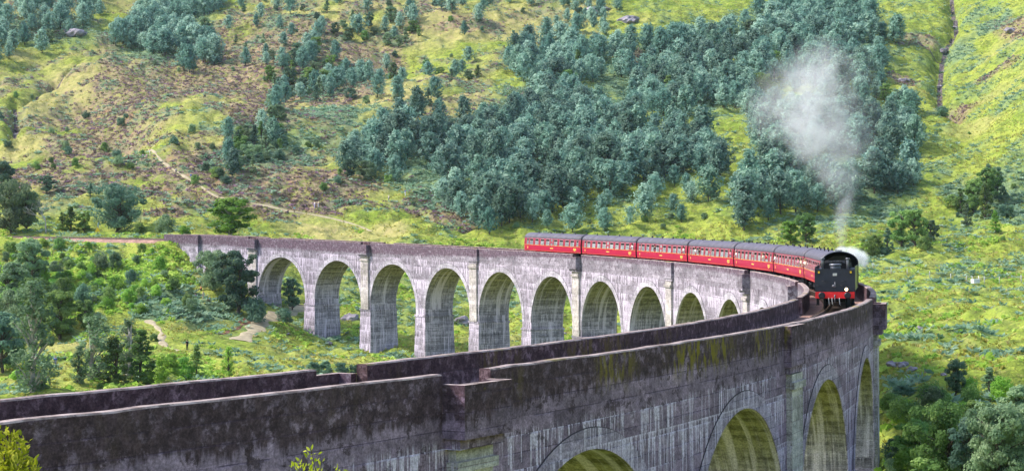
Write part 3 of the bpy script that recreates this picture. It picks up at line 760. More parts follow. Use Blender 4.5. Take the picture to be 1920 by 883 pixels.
# ------------------------------------------------------------------ train
RAIL_T = 0.94
def veh_matrix(sc, half):
    a = Vector(P(sc - half / PITCH, 0, RAIL_T)); b = Vector(P(sc + half / PITCH, 0, RAIL_T))
    x = (b - a).normalized(); y = Vector((0, 0, 1)).cross(x).normalized(); z = x.cross(y)
    m = Matrix((x, y, z)).transposed().to_4x4(); m.translation = (a + b) / 2
    return m
def side_profile():
    return [(1.34, 1.02), (1.385, 1.45), (1.40, 1.93), (1.385, 2.45), (1.33, 2.95), (1.27, 3.12)]
def yside(z):
    p = side_profile(); return float(np.interp(z, [q[1] for q in p], [q[0] for q in p]))
def make_coach():
    root = empty('railway_coach', (0, 0, 0), 0, 'x', 'railway coach', 'coaches of the steam train')
    L = 9.82
    b = MB(); pr = side_profile()
    zs = [1.02, 1.45, 1.93, 2.0, 2.45, 2.95, 3.12]
    for sg in (1, -1):
        for z0, z1 in zip(zs[:-1], zs[1:]):
            m = 1 if z1 <= 1.94 else 0
            for k in range(8):
                x0 = -L + 2 * L * k / 8; x1 = -L + 2 * L * (k + 1) / 8
                b.add([(x0, sg * yside(z0), z0), (x1, sg * yside(z0), z0), (x1, sg * yside(z1), z1), (x0, sg * yside(z1), z1)], [(0, 1, 2, 3)], m)
    roofp = [(1.27 * math.cos(a), 3.12 + 0.70 * math.sin(a)) for a in [math.pi * k / 16 for k in range(17)]]
    endp = [(1.34, 1.02), (1.40, 1.93), (1.33, 2.95)] + roofp + [(-1.33, 2.95), (-1.40, 1.93), (-1.34, 1.02)]
    for x in (-L, L): b.add([(x, y, z) for y, z in endp], [tuple(range(len(endp)))], 2)
    b.add([(-L, -1.34, 1.02), (L, -1.34, 1.02), (L, 1.34, 1.02), (-L, 1.34, 1.02)], [(0, 1, 2, 3)], 2)
    b.build('body', [M['red'], M['redlow'], M['black']], root)
    r = MB(); n = 16
    top = [((1.33) * math.cos(a), 3.12 + 0.74 * math.sin(a)) for a in [math.pi * k / n for k in range(n + 1)]]
    for k in range(10):
        x0 = -L + 2 * L * k / 10 - (.03 if k == 0 else 0); x1 = -L + 2 * L * (k + 1) / 10 + (.03 if k == 9 else 0)
        for (ya, za), (yb, zb) in zip(top[:-1], top[1:]):
            r.add([(x0, ya, za), (x1, ya, za), (x1, yb, zb), (x0, yb, zb)], [(0, 1, 2, 3)], 0, True)
    for k in range(1, 10):                                         # seams across the roof
        x = -L + 2 * L * k / 10
        for (ya, za), (yb, zb) in zip(top[:-1], top[1:]):
            r.add([(x - .03, ya * 1.006, za + .012), (x + .03, ya * 1.006, za + .012), (x + .03, yb * 1.006, zb + .012), (x - .03, yb * 1.006, zb + .012)], [(0, 1, 2, 3)], 0, True)
    for x in (-L - .03, L + .03):
        r.add([(x, y, z) for y, z in top], [tuple(range(len(top)))], 0)
    for sg in (1, -1): r.add([(-L, sg * 1.33, 3.12), (L, sg * 1.33, 3.12), (L, sg * 1.33, 3.06), (-L, sg * 1.33, 3.06)], [(0, 1, 2, 3)], 0)
    r.build('roof', M['roof'], root)
    for k in range(9):
        v = MB(); x = -8.3 + 2.07 * k; y = -.42 if k % 2 else .42; zz = 3.12 + .74 * math.sqrt(1 - (y / 1.33) ** 2)
        v.tube([(x, y, zz - .05), (x, y, zz + .12)], .06, 8); v.tube([(x - .15, y, zz + .14), (x + .15, y, zz + .14)], .07, 8)
        v.build('roof_vent', M['black'], root)
    l = MB()
    for sg in (1, -1):
        for z, h in ((1.945, .045), (1.12, .02)):
            y = yside(z) + .006; l.box(-L + .05, L - .05, sg * y - .005, sg * y + .005, z, z + h)
    l.build('lining', M['line'], root)
    y = -(yside(1.5) + .008)
    for x0, w, z0, h in ((7.4, .95, 1.62, .10), (7.4, .95, 1.46, .10), (7.6, .5, 1.33, .07)):      # gilt number lines by the end door
        mk = MB(); mk.box(x0, x0 + w, y - .006, y + .004, z0, z0 + h); mk.build('number_line', M['gold'], root)
    em = MB(); em.box(-.55, .55, y - .006, y + .004, 1.50, 1.62); em.build('name_panel', M['gold'], root)
    em = MB(); em.tube([(-8.6, y - .008, 1.55), (-8.6, y + .006, 1.55)], .15, 10); em.build('emblem', M['gold'], root)
    def window(xc, w, z0=2.06, z1=2.90, clear=True):
        def yy(z): return -(yside(z) + .012)
        f = MB(); bt = .055
        def slab(xa, xb, za, zb, m, out):
            f_ = MB() if m is None else m
            f_.add([(xa, yy(za) - out, za), (xb, yy(za) - out, za), (xb, yy(zb) - out, zb), (xa, yy(zb) - out, zb), (xa, yy(za) + .02, za), (xb, yy(za) + .02, za), (xb, yy(zb) + .02, zb), (xa, yy(zb) + .02, zb)],
                   [(0, 1, 2, 3), (0, 4, 5, 1), (1, 5, 6, 2), (2, 6, 7, 3), (3, 7, 4, 0)])
        slab(xc - w / 2 - bt, xc + w / 2 + bt, z0 - bt, z0, f, .012); slab(xc - w / 2 - bt, xc + w / 2 + bt, z1, z1 + bt, f, .012)
        slab(xc - w / 2 - bt, xc - w / 2, z0, z1, f, .012); slab(xc + w / 2, xc + w / 2 + bt, z0, z1, f, .012)
        fo = f.build('window', M['frame'], root)
        g = MB(); zt = z0 + (z1 - z0) * .64 if clear else z1
        slab(xc - w / 2, xc + w / 2, z0, zt, g, 0.0); g.build('pane', M['glass'], fo)
        if clear:
            t = MB(); slab(xc - w / 2 + .03, xc + w / 2 - .03, zt + .03, z1 - .02, t, 0.0); t.build('ventilator', M['dark'], fo)  # dark slab painted for the shade inside an open top-light
            t = MB(); slab(xc - w / 2, xc + w / 2, zt, zt + .03, t, .005); t.build('glazing_bar', M['frame'], fo)
        return fo
    xs = [-7.2, -5.25, -3.3, -1.35, 1.35, 3.3, 5.25, 7.0]
    for x in xs: window(x, 1.12)
    window(0.0, .5, clear=False); window(-8.55, .55, 2.1, 2.9); window(8.75, .55, 2.1, 2.9)
    for x in (-8.55, 8.75):
        dmb = MB()
        dmb.box(x - .44, x + .44, -(yside(2.97) + .016), -(yside(2.97) - .02), 2.94, 2.975); dmb.box(x - .44, x + .44, -(yside(1.08) + .016), -(yside(1.08) - .02), 1.07, 1.105)
        for xx in (x - .42, x + .42):
            for za, zb in ((1.1, 1.94), (1.94, 2.95)):
                dmb.add([(xx - .015, -(yside(za) + .004), za), (xx + .015, -(yside(za) + .004), za), (xx + .015, -(yside(zb) + .004), zb), (xx - .015, -(yside(zb) + .004), zb)], [(0, 1, 2, 3)])
        dmb.box(x + .2, x + .32, -(yside(1.9) + .05), -(yside(1.9)), 1.86, 1.90)
        dmb.build('door', M['black'], root)
    for x in (-L, L):
        gmb = MB(); s = 1 if x > 0 else -1
        for k in range(4): gmb.box(x + s * (.004 + .07 * k), x + s * (.06 + .07 * k), -.55 + .03 * (k % 2), .55 - .03 * (k % 2), 1.15, 3.25)
        gmb.box(min(x, x + s * .5), max(x, x + s * .5), -.12, .12, .92, 1.10)
        gmb.build('gangway', M['black'], root)
    for x in (-6.4, 6.4):
        w = MB()
        for sg in (1, -1):
            w.prism([(sg * 1.02 - .05, .40), (sg * 1.02 + .05, .40), (sg * 1.02 + .05, .72), (sg * 1.02 - .05, .72)], x - 1.75, x + 1.75)
            for dx in (-1.3, 1.3):
                w.tube([(x + dx, sg * .68, .46), (x + dx, sg * .81, .46)], .46, 20); w.box(x + dx - .16, x + dx + .16, sg * 1.10 - .06, sg * 1.10 + .06, .34, .58)
        for dx in (-1.3, 1.3): w.tube([(x + dx, -.8, .46), (x + dx, .8, .46)], .08, 8)
        w.box(x - .5, x + .5, -.9, .9, .55, .95)
        w.build('bogie', M['soot'], root)
    u = MB(); u.box(-2.6, -.4, -1.1, 1.1, .45, .95); u.box(.8, 2.2, -1.0, 1.0, .5, .9); u.build('underframe_box', M['soot'], root)
    return root
CO_LAB = ['last coach at the tail of the train, farthest from the engine',
          'second coach from the rear of the maroon train', 'third coach from the rear, with grey buffet windows in its side',
          'middle coach of the maroon train, fourth from either end', 'third coach behind the black engine',
          'second coach behind the black engine, passengers leaning out at its front', 'leading coach coupled directly behind the black engine']
S_FRONT = 13.60; CO_P = 20.25 / PITCH
coach0 = make_coach(); coaches = []
for k in range(7):
    o = coach0 if k == 0 else copy_tree(coach0)
    sc = S_FRONT - CO_P * (6 - k) - 9.9 / PITCH
    o.matrix_world = veh_matrix(sc, 6.4); o['label'] = CO_LAB[k]; coaches.append((o, sc))

def make_tender():
    root = empty('tender', (0, 0, 0), 0, 'black six wheeled tender leading the train with a red buffer beam and one lit lamp', 'tender')
    X = 3.45
    b = MB()
    prof = [(1.30, 1.30), (1.33, 1.36), (1.33, 2.62), (1.26, 2.80), (-1.26, 2.80), (-1.33, 2.62), (-1.33, 1.36), (-1.30, 1.30)]
    b.prism(prof, -X, X - .02)
    b.build('tank', M['loco'], root)
    pl = MB(); pl.box(X - .018, X + .02, -1.37, 1.37, 1.32, 2.86)
    for y in (-1.37, 1.33): pl.box(X - .25, X + .035, y, y + .04, 1.31, 2.86)
    for i in range(11):
        for z in (1.42, 2.78): pl.tube([(X + .02, -1.25 + .25 * i, z), (X + .035, -1.25 + .25 * i, z)], .022, 6)
    pl.build('back_plate', M['loco'], root)
    c = MB(); rg = random.Random(3)
    c.prism([(.95, 2.81), (.9, 3.15), (.4, 3.32), (-.4, 3.30), (-.9, 3.12), (-.95, 2.81)], -X + .3, X - 1.5)
    for i in range(120): c.ball((rg.uniform(-X + .4, X - 1.6), rg.uniform(-.85, .85), 3.12 + rg.uniform(0, .16)), (rg.uniform(.08, .16), rg.uniform(.08, .16), rg.uniform(.06, .12)), 6)
    c.build('coal', M['soot'], root)
    for y in (-.86, .86):
        t = MB(); t.tube([(X - .55, y, 2.78), (X - .55, y, 3.48), (X - .55, y, 3.52)], [.085, .085, .05], 12); t.tube([(X - .55, y, 3.50), (X - .55, y, 3.60)], [.16, .13], 12)
        t.build('vent_pipe', M['steel'], root)
    t = MB(); t.tube([(X - .75, 0, 2.78), (X - .75, 0, 3.02), (X - .75, 0, 3.06)], [.36, .36, .30], 20); t.tube([(X - .75, 0, 3.06), (X - .75, 0, 3.16), (X - .75, 0, 3.20)], [.42, .42, .3], 20)
    t.build('water_filler', M['steel'], root)
    for y in (-1.08, 1.08):
        t = MB(); t.box(X + .03, X + .12, y - .09, y + .09, 2.52, 2.74); t.box(X + .121, X + .13, y - .06, y + .06, 2.56, 2.70, 1); t.build('lamp_iron', [M['black'], M['yellow']], root)
    t = MB(); t.box(X + .022, X + .04, -.14, .14, 2.38, 2.56); t.build('number_plate', M['post'], root)
    for y, z in ((-.72, 2.02), (.62, 2.02), (-1.08, 1.72), (.52, 1.74)):
        t = MB(); t.tube([(X + .02, y - .14, z), (X + .09, y - .14, z), (X + .09, y + .14, z), (X + .02, y + .14, z)], .018, 6); t.build('hand_rail', M['black'], root)
    t = MB(); t.tube([(X + .03, .0, 1.98), (X + .10, .02, 1.80), (X + .08, -.02, 1.66)], [.03, .05, .03], 8); t.ball((X + .08, -.06, 1.68), (.05, .15, .10), 10); t.build('coupling_link', M['steel'], root)
    bm_ = MB(); bm_.box(X + .02, X + .07, -1.33, 1.33, .84, 1.28); bm_.build('buffer_beam', M['beam'], root)
    for y in (-.87, .87):
        t = MB(); t.tube([(X + .07, y, 1.05), (X + .42, y, 1.05)], [.14, .10], 14); t.tube([(X + .42, y, 1.05), (X + .46, y, 1.05), (X + .49, y, 1.05)], [.235, .235, .17], 20)
        t.build('buffer', M['black'], root)
    t = MB(); t.tube([(X + .07, 0, 1.05), (X + .28, 0, 1.05), (X + .34, 0, .98), (X + .30, 0, .86)], .05, 8); t.tube([(X + .32, 0, .96), (X + .33, 0, .55)], .035, 8); t.build('coupling_hook', M['steel'], root)
    for y in (-.42, -.20, .30):
        t = MB(); t.tube([(X + .07, y, .86), (X + .20, y, .78), (X + .20, y + .03, .45), (X + .12, y + .08, .36)], .028, 8); t.build('brake_hose', M['post'], root)
    t = MB(); t.box(X + .04, X + .20, .66, .90, 1.36, 1.56); t.tube([(X + .12, .78, 1.56), (X + .12, .78, 1.66)], [.08, .05], 10); lo = t.build('lamp', M['black'], root)
    t = MB(); t.tube([(X + .201, .78, 1.46), (X + .225, .78, 1.46)], .105, 14); e = NT('lit lamp', .4)
    e.b.inputs['Emission Color'].default_value = (1.0, .72, .40, 1); e.b.inputs['Emission Strength'].default_value = 3.0
    t.build('lens', e.color((1, .85, .6)), lo)
    f = MB()
    for y in (-.70, .66): f.box(-X - .05, X + .018, y, y + .04, .45, 1.29)
    f.box(-X, X, -1.28, 1.28, 1.18, 1.295)
    for y in (-1.16, 1.12): f.box(-X + .1, X - .05, y, y + .04, .72, 1.17)
    for y in (-1.18, 1.18): f.box(X - .5, X - .2, y - .12, y + .12, .35, .40); f.box(X - .48, X - .44, y - .1, y + .1, .40, 1.2)
    f.build('frame', M['soot'], root)
    for x in (-2.2, 0, 2.2):
        w = MB()
        for y in (-.76, .76): w.tube([(x, y - .06, .62), (x, y + .06, .62)], .62, 24)
        w.tube([(x, -.7, .62), (x, .7, .62)], .09, 8); w.build('wheelset', M['soot'], root)
    for y in (-1.365, 1.325):
        t = MB(); t.box(-X + .3, X - .3, y, y + .035, 2.62, 3.0); t.build('side_sheet', M['loco'], root)
    return root
def make_loco():
    root = empty('steam_locomotive', (0, 0, 0), 0, 'black steam locomotive running backwards behind its tender, cab roof arched, steam at its chimney', 'locomotive')
    b = MB()
    b.tube([(-5.6, 0, 2.62), (-5.55, 0, 2.62), (-3.7, 0, 2.62)], [.70, .80, .80], 28)
    b.build('smokebox', M['soot'], root)
    b = MB(); b.tube([(-3.7, 0, 2.62), (1.6, 0, 2.72)], [.80, .93], 28)
    for x in (-2.4, -1, .4): b.tube([(x - .04, 0, 2.65), (x + .04, 0, 2.65)], .915, 28, 0, False)
    b.build('boiler', M['loco'], root)
    fb = MB(); fb.prism([(.95, 1.5), (.98, 2.7), (.85, 3.3), (.45, 3.58), (-.45, 3.58), (-.85, 3.3), (-.98, 2.7), (-.95, 1.5)], 1.6, 3.9); fb.build('firebox', M['loco'], root)
    t = MB(); t.tube([(-4.7, 0, 3.36), (-4.7, 0, 3.50), (-4.7, 0, 3.80), (-4.7, 0, 3.9)], [.36, .25, .24, .31], 18); t.build('chimney', M['soot'], root)
    t = MB(); t.tube([(-1.2, 0, 3.4), (-1.2, 0, 3.66), (-1.2, 0, 3.78)], [.42, .40, .2], 18); t.build('dome', M['loco'], root)
    c = MB(); n = 18
    arc = [(1.36 * math.cos(math.pi * k / n), 3.12 + .82 * math.sin(math.pi * k / n)) for k in range(n + 1)]
    for x0, x1 in ((3.6, 5.95),):
        for (ya, za), (yb, zb) in zip(arc[:-1], arc[1:]):
            c.add([(x0, ya, za), (x1, ya, za), (x1, yb, zb), (x0, yb, zb), (x0, ya * .97, za - .05), (x1, ya * .97, za - .05), (x1, yb * .97, zb - .05), (x0, yb * .97, zb - .05)],
                  [(0, 1, 2, 3), (4, 7, 6, 5), (1, 5, 6, 2), (0, 3, 7, 4)], 0, True)
    c.build('cab_roof', M['loco'], root)
    for sg in (1, -1):
        w = MB(); y = sg * 1.345
        w.box(3.9, 5.75, y - .015, y + .015, 1.35, 2.35); w.box(3.9, 4.15, y - .015, y + .015, 2.35, 3.12); w.box(4.75, 4.9, y - .015, y + .015, 2.35, 3.12); w.box(5.5, 5.65, y - .015, y + .015, 2.35, 3.12)
        w.box(4.15, 5.5, y - .014, y + .014, 3.0, 3.12)
        w.build('cab_side', M['loco'], root)
    f = MB(); f.add([(3.85, y, z) for y, z in [(1.33, 1.35)] + arc + [(-1.33, 1.35)]], [tuple(range(n + 3))]); f.box(3.9, 4.4, -.6, .6, 1.4, 3.0); f.build('cab_front', M['soot'], root)
    rp = MB(); rp.box(-5.9, 3.9, -1.33, 1.33, 1.32, 1.37); rp.box(3.9, 5.9, -1.33, 1.33, 1.25, 1.34); rp.build('running_plate', M['loco'], root)
    fr = MB()
    for y in (-.66, .62): fr.box(-5.8, 5.8, y, y + .04, .45, 1.31)
    fr.build('frame', M['soot'], root)
    for x in (-2.6, -.9, .8, 2.5):
        w = MB()
        for y in (-.76, .76): w.tube([(x, y - .06, .72), (x, y + .06, .72)], .72, 26)
        w.tube([(x, -.7, .72), (x, .7, .72)], .09, 8); w.build('wheelset', M['soot'], root)
    for sg in (1, -1):
        t = MB(); t.box(-2.7, 2.6, sg * .93 - .03, sg * .93 + .03, .5, .6); t.build('coupling_rod', M['steel'], root)
        t = MB(); t.tube([(-5.0, sg * 1.05, .95), (-4.0, sg * 1.05, .95)], .33, 16); t.build('cylinder', M['loco'], root)
    t = MB(); t.box(-6.0, -5.9, -1.3, 1.3, .84, 1.3); t.build('buffer_beam', M['beam'], root)
    return root
S_BACK = 14.92
tender = make_tender(); tender.matrix_world = veh_matrix(S_BACK - 3.5 / PITCH, 2.2) @ Matrix.Scale(1.05, 4)
loco = make_loco(); loco.matrix_world = veh_matrix(S_BACK - (7.0 + .6 + 6.2) / PITCH, 3.0) @ Matrix.Scale(1.05, 4)

# ------------------------------------------------------------------ people
def skin_mesh(name, joints, edges, rad, root=0, sub=1):
    me = bpy.data.meshes.new(name); me.from_pydata(joints, edges, [])
    o = bpy.data.objects.new(name, me); COL.objects.link(o)
    md = o.modifiers.new('s', 'SKIN'); md.use_smooth_shade = True
    for v, r in zip(me.skin_vertices[0].data, rad): v.radius = (r, r) if not hasattr(r, '__len__') else r
    me.skin_vertices[0].data[root].use_root = True
    if sub: sd = o.modifiers.new('d', 'SUBSURF'); sd.levels = sub; sd.render_levels = sub
    bpy.context.view_layer.update()
    out = bpy.data.meshes.new_from_object(o.evaluated_get(bpy.context.evaluated_depsgraph_get()))
    out.name = name; bpy.data.objects.remove(o); bpy.data.meshes.remove(me)
    return out
def figure(pose):
    """joint positions, +x forward, feet at z = 0: returns meshes body, top, trousers, hair"""
    hip = .92; ar = {}
    if pose == 'stand': kl, fl, kr, fr = (.02, .10, .50), (0, .11, .05), (.02, -.10, .50), (0, -.11, .05); el, hl, er, hr = (-.02, .25, 1.12), (.10, .24, .88), (-.02, -.25, 1.12), (.10, -.24, .88)
    elif pose == 'walk': kl, fl, kr, fr = (.20, .09, .52), (.32, .10, .07), (-.04, -.09, .50), (-.34, -.10, .10); el, hl, er, hr = (-.18, .23, 1.14), (-.14, .23, .88), (.14, -.23, 1.12), (.30, -.2, .95)
    elif pose == 'sit': hip = .22; kl, fl, kr, fr = (.40, .12, .42), (.62, .12, .06), (.38, -.14, .42), (.60, -.14, .06); el, hl, er, hr = (.05, .25, .50), (.28, .16, .42), (-.18, -.25, .42), (-.26, -.27, .12)
    else: kl, fl, kr, fr = (.02, .10, .50), (0, .11, .05), (.02, -.10, .50), (0, -.11, .05); el, hl, er, hr = (.28, .26, 1.12), (.50, .22, 1.34), (.30, -.24, 1.10), (.52, -.12, 1.06)
    lean = {'stand': 0, 'walk': .04, 'sit': -.04, 'lean': .22}[pose]
    dz = hip - .92
    sh = 1.42 + dz; J = [(0, 0, hip), (lean * .4, 0, hip + .25), (lean * .9, 0, sh), (lean, 0, sh + .10), (lean * 1.1 + .02, 0, sh + .22), (lean * 1.1 + .02, 0, sh + .31),
         (lean * .9, .17, sh - .02), el, hl, (lean * .9, -.17, sh - .02), er, hr, (0, .09, hip - .03), kl, fl, (0, -.09, hip - .03), kr, fr, (fl[0] + .14, fl[1], .04), (fr[0] + .14, fr[1], .04)]
    E = [(0, 1), (1, 2), (2, 3), (3, 4), (4, 5), (2, 6), (6, 7), (7, 8), (2, 9), (9, 10), (10, 11), (0, 12), (12, 13), (13, 14), (0, 15), (15, 16), (16, 17), (14, 18), (17, 19)]
    Rr = [.13, .125, .13, .055, .105, .075, .065, .045, .035, .065, .045, .035, .09, .06, .045, .09, .06, .045, .035, .035]
    body = skin_mesh('body', J, E, Rr)
    top = skin_mesh('jacket', [J[0], J[1], J[2], J[6], J[7], J[9], J[10]], [(0, 1), (1, 2), (2, 3), (3, 4), (2, 5), (5, 6)], [.15, .15, .155, .085, .065, .085, .065])
    tro = skin_mesh('trousers', [J[0], J[12], J[13], J[14], J[15], J[16], J[17]], [(0, 1), (1, 2), (2, 3), (0, 4), (4, 5), (5, 6)], [.145, .11, .08, .065, .11, .08, .065])
    h = MB(); hx, _, hz = J[4]; h.ball((hx - .025, 0, hz + .055), (.115, .105, .105), 10); hair = h.mesh('hair')
    return dict(body=body, jacket=top, trousers=tro, hair=hair)
FIG = {p: figure(p) for p in ('stand', 'walk', 'sit', 'lean')}
CL = {k: plain('cloth ' + k, c, .85, .1, 0, .15) for k, c in dict(red=(.55, .03, .04), blue=(.05, .14, .5), navy=(.02, .03, .10), white=(.75, .75, .75), black=(.02, .02, .022), pink=(.65, .25, .35), teal=(.05, .35, .40), grey=(.25, .25, .27), khaki=(.25, .20, .13), violet=(.25, .16, .5), cream=(.65, .58, .45), lilac=(.55, .50, .70)).items()}
HAIR = [plain('hair dark', (.03, .02, .015), .7), plain('hair fair', (.35, .24, .12), .7), plain('hair grey', (.4, .4, .4), .7)]
def person(loc, yaw, pose, top, legs, label, hair=0, group=None, h=1.0):
    r = empty('person', loc, yaw, label, 'person', group); r.scale = (h, h, h)
    for k, m in (('body', M['skin']), ('jacket', CL[top]), ('trousers', CL[legs]), ('hair', HAIR[hair])):
        if pose == 'lean' and k == 'trousers': continue
        me = FIG[pose][k]; o = bpy.data.objects.new(k, me); COL.objects.link(o); o.parent = r
        if not me.materials: me.materials.append(None)
        o.material_slots[0].link = 'OBJECT'; o.material_slots[0].material = m
    return r
PEOPLE = [  # u, v of the feet, yaw, pose, clothes, label
    (330, 327, 1.0, 'walk', 'lilac', 'navy', 'walker in a pale lilac top climbing the hill path, alone between two groups', 1),
    (358, 338, 2.6, 'walk', 'blue', 'grey', 'walker in a bright blue jacket, left of three on the hill path', 0),
    (364, 340, 2.4, 'walk', 'red', 'black', 'walker in a red top in the middle of three on the hill path', 0),
    (371, 338, 2.5, 'stand', 'navy', 'black', 'walker in dark navy, right of three on the hill path', 0),
    (552, 399, 5.6, 'stand', 'teal', 'khaki', 'person in a turquoise blue top standing on the hill path', 0),
    (540, 400, 5.6, 'sit', 'black', 'navy', 'person in dark clothes sitting low beside the hill path', 0),
    (590, 390, 5.2, 'stand', 'white', 'lilac', 'taller person dressed in white above the hill path, left of a pair', 0),
    (597, 391, 5.0, 'stand', 'cream', 'white', 'person in cream and white clothes above the hill path, right of a pair', 1),
    (237, 306, 5.5, 'sit', 'black', 'navy', 'person in black sitting at the far left of the hill viewpoint', 0),
    (241, 304, 5.4, 'stand', 'black', 'black', 'dark dressed person standing over a seated one at the hill viewpoint', 0),
    (268, 295, 5.3, 'sit', 'violet', 'black', 'seated person in violet at the top of the hill path', 0),
    (281, 293, 5.2, 'stand', 'white', 'cream', 'person in white standing at the top end of the hill path', 0),
    (275, 296, 5.2, 'sit', 'pink', 'cream', 'seated person in pink at the top of the hill path', 1),
    (256, 309, 5.4, 'sit', 'cream', 'cream', 'small seated person in cream below the hill viewpoint', 1),
    (760, 368, 5.0, 'stand', 'blue', 'white', 'person in a blue and white outfit among heather above the viaduct', 0),
    (729, 378, 5.0, 'stand', 'white', 'grey', 'person in white left of the heather above the viaduct', 2),
    (366, 560, 4.0, 'sit', 'violet', 'grey', 'person in violet sitting on the left bank below the trees', 0),
    (381, 563, 4.4, 'stand', 'cream', 'cream', 'person in a cream outfit standing on the left bank', 1),
    (393, 566, 5.0, 'sit', 'teal', 'khaki', 'person in turquoise sitting on the left bank, right of two others', 1),
    (377, 545, 5.0, 'sit', 'red', 'black', 'person in red sitting in the dark hollow above the left bank group', 0),
    (351, 657, 3.6, 'stand', 'black', 'black', 'person dressed all in black standing on the valley path end', 0),
    (104, 690, 3.0, 'walk', 'blue', 'grey', 'person in a light blue top half hidden right of the slender tree', 1),
]
for u, v, yw, pose, tp, lg, lab, hr in PEOPLE:
    x, y, z = at(u, v, 150); person((x, y, z - .03), yw, pose, tp, lg, lab, hr)
LEAN = [(2, 8.75, 'white', 'passenger in white leaning from the rear door of the third coach from the rear', 0), (2, -2.3, 'black', 'dark dressed passenger leaning from the third coach from the rear', 0), (3, -6.2, 'white', 'passenger in white leaning from the tail end of the middle coach', 0), (3, -4.4, 'black', 'dark passenger leaning from the middle coach', 0),
        (3, 8.75, 'pink', 'passenger in pink leaning at the front door of the middle coach', 1), (4, -8.55, 'white', 'passenger in white at the rear door of the third coach behind the engine', 2), (4, 7.0, 'red', 'passenger in red waving from the third coach behind the engine', 0),
        (4, 5.3, 'cream', 'passenger in cream leaning beside a red one, third coach behind the engine', 1), (5, -8.55, 'white', 'passenger in white at the rear door of the second coach behind the engine', 0), (5, 7.0, 'pink', 'passenger in pink leaning near the front of the second coach', 0),
        (5, 8.75, 'cream', 'passenger in cream leaning from the leading door of the second coach', 1), (6, -8.55, 'white', 'passenger in white stretching out at the rear door of the leading coach', 0), (6, -6.9, 'cream', 'passenger in cream leaning from the leading coach', 1), (1, 8.75, 'white', 'passenger in white at the end door of the second coach from the rear', 0)]
for ci, lx, tp, lab, hr in LEAN:
    m = coaches[ci][0].matrix_world @ Matrix.Translation((lx, -1.22, 1.18)) @ Matrix.Rotation(-math.pi / 2, 4, 'Z')
    r = person((0, 0, 0), 0, 'lean', tp, 'navy', lab, hr, None, 1.0); r.matrix_world = m
# ------------------------------------------------------------------ vegetation
def unit(v): return v / np.maximum(np.linalg.norm(v, axis=-1, keepdims=True), 1e-9)
def leaves(C, size, rg, dirs=None, aspect=1.6, up=0.35):
    """one diamond quad per centre; dirs = preferred long axis"""
    n = len(C); a = rg.normal(size=(n, 3)) if dirs is None else dirs + 0.45 * rg.normal(size=(n, 3)); a = unit(a)
    nr = rg.normal(size=(n, 3)); nr[:, 2] += up * 3; b = unit(np.cross(a, nr))
    s = np.asarray(size).reshape(-1, 1) * np.ones((n, 1))
    V = np.stack([C - a * s * aspect * .5, C + b * s * .5, C + a * s * aspect * .5, C - b * s * .5], 1).reshape(-1, 3)
    return V, np.arange(4 * n).reshape(n, 4)
def leaves_out(C, size, rg, nrm, aspect=1.5):
    """leaf diamonds lying across the given outward normals, as leaves face the light"""
    n = len(C); nr = unit(nrm + .55 * rg.normal(size=(n, 3))); a = unit(np.cross(nr, rg.normal(size=(n, 3)))); b = np.cross(nr, a)
    s = np.asarray(size).reshape(-1, 1)
    V = np.stack([C - a * s * aspect * .5, C + b * s * .5, C + a * s * aspect * .5, C - b * s * .5], 1).reshape(-1, 3)
    return V, np.arange(4 * n).reshape(n, 4)
def join(parts):
    V = []; F = []; T = []; Mi = []; b = 0
    for v, f, t, m in parts:
        V.append(v); F.append(f + b); T.append(t); Mi.append(np.full(len(f), m)); b += len(v)
    return np.concatenate(V), np.concatenate(F), np.concatenate(T), np.concatenate(Mi)
def tubes(segs, n=5):
    """segs: list of (p0, r0, p1, r1)"""
    V = []; F = []
    for p0, r0, p1, r1 in segs:
        p0, p1 = np.array(p0, float), np.array(p1, float); t = unit(p1 - p0); a = np.array([0, 0, 1.]) if abs(t[2]) < .9 else np.array([1., 0, 0])
        x = unit(np.cross(t, a)); y = np.cross(t, x); b = len(V)
        for p, r in ((p0, r0), (p1, r1)):
            for k in range(n): V.append(p + (x * math.cos(2 * math.pi * k / n) + y * math.sin(2 * math.pi * k / n)) * r)
        for k in range(n): F.append((b + k, b + n + k, b + n + (k + 1) % n, b + (k + 1) % n))
    return np.array(V), np.array(F)
def tintv(n4, r, g): return np.stack([np.repeat(r, 4), np.repeat(g, 4), np.zeros(n4 * 4), np.ones(n4 * 4)], 1)

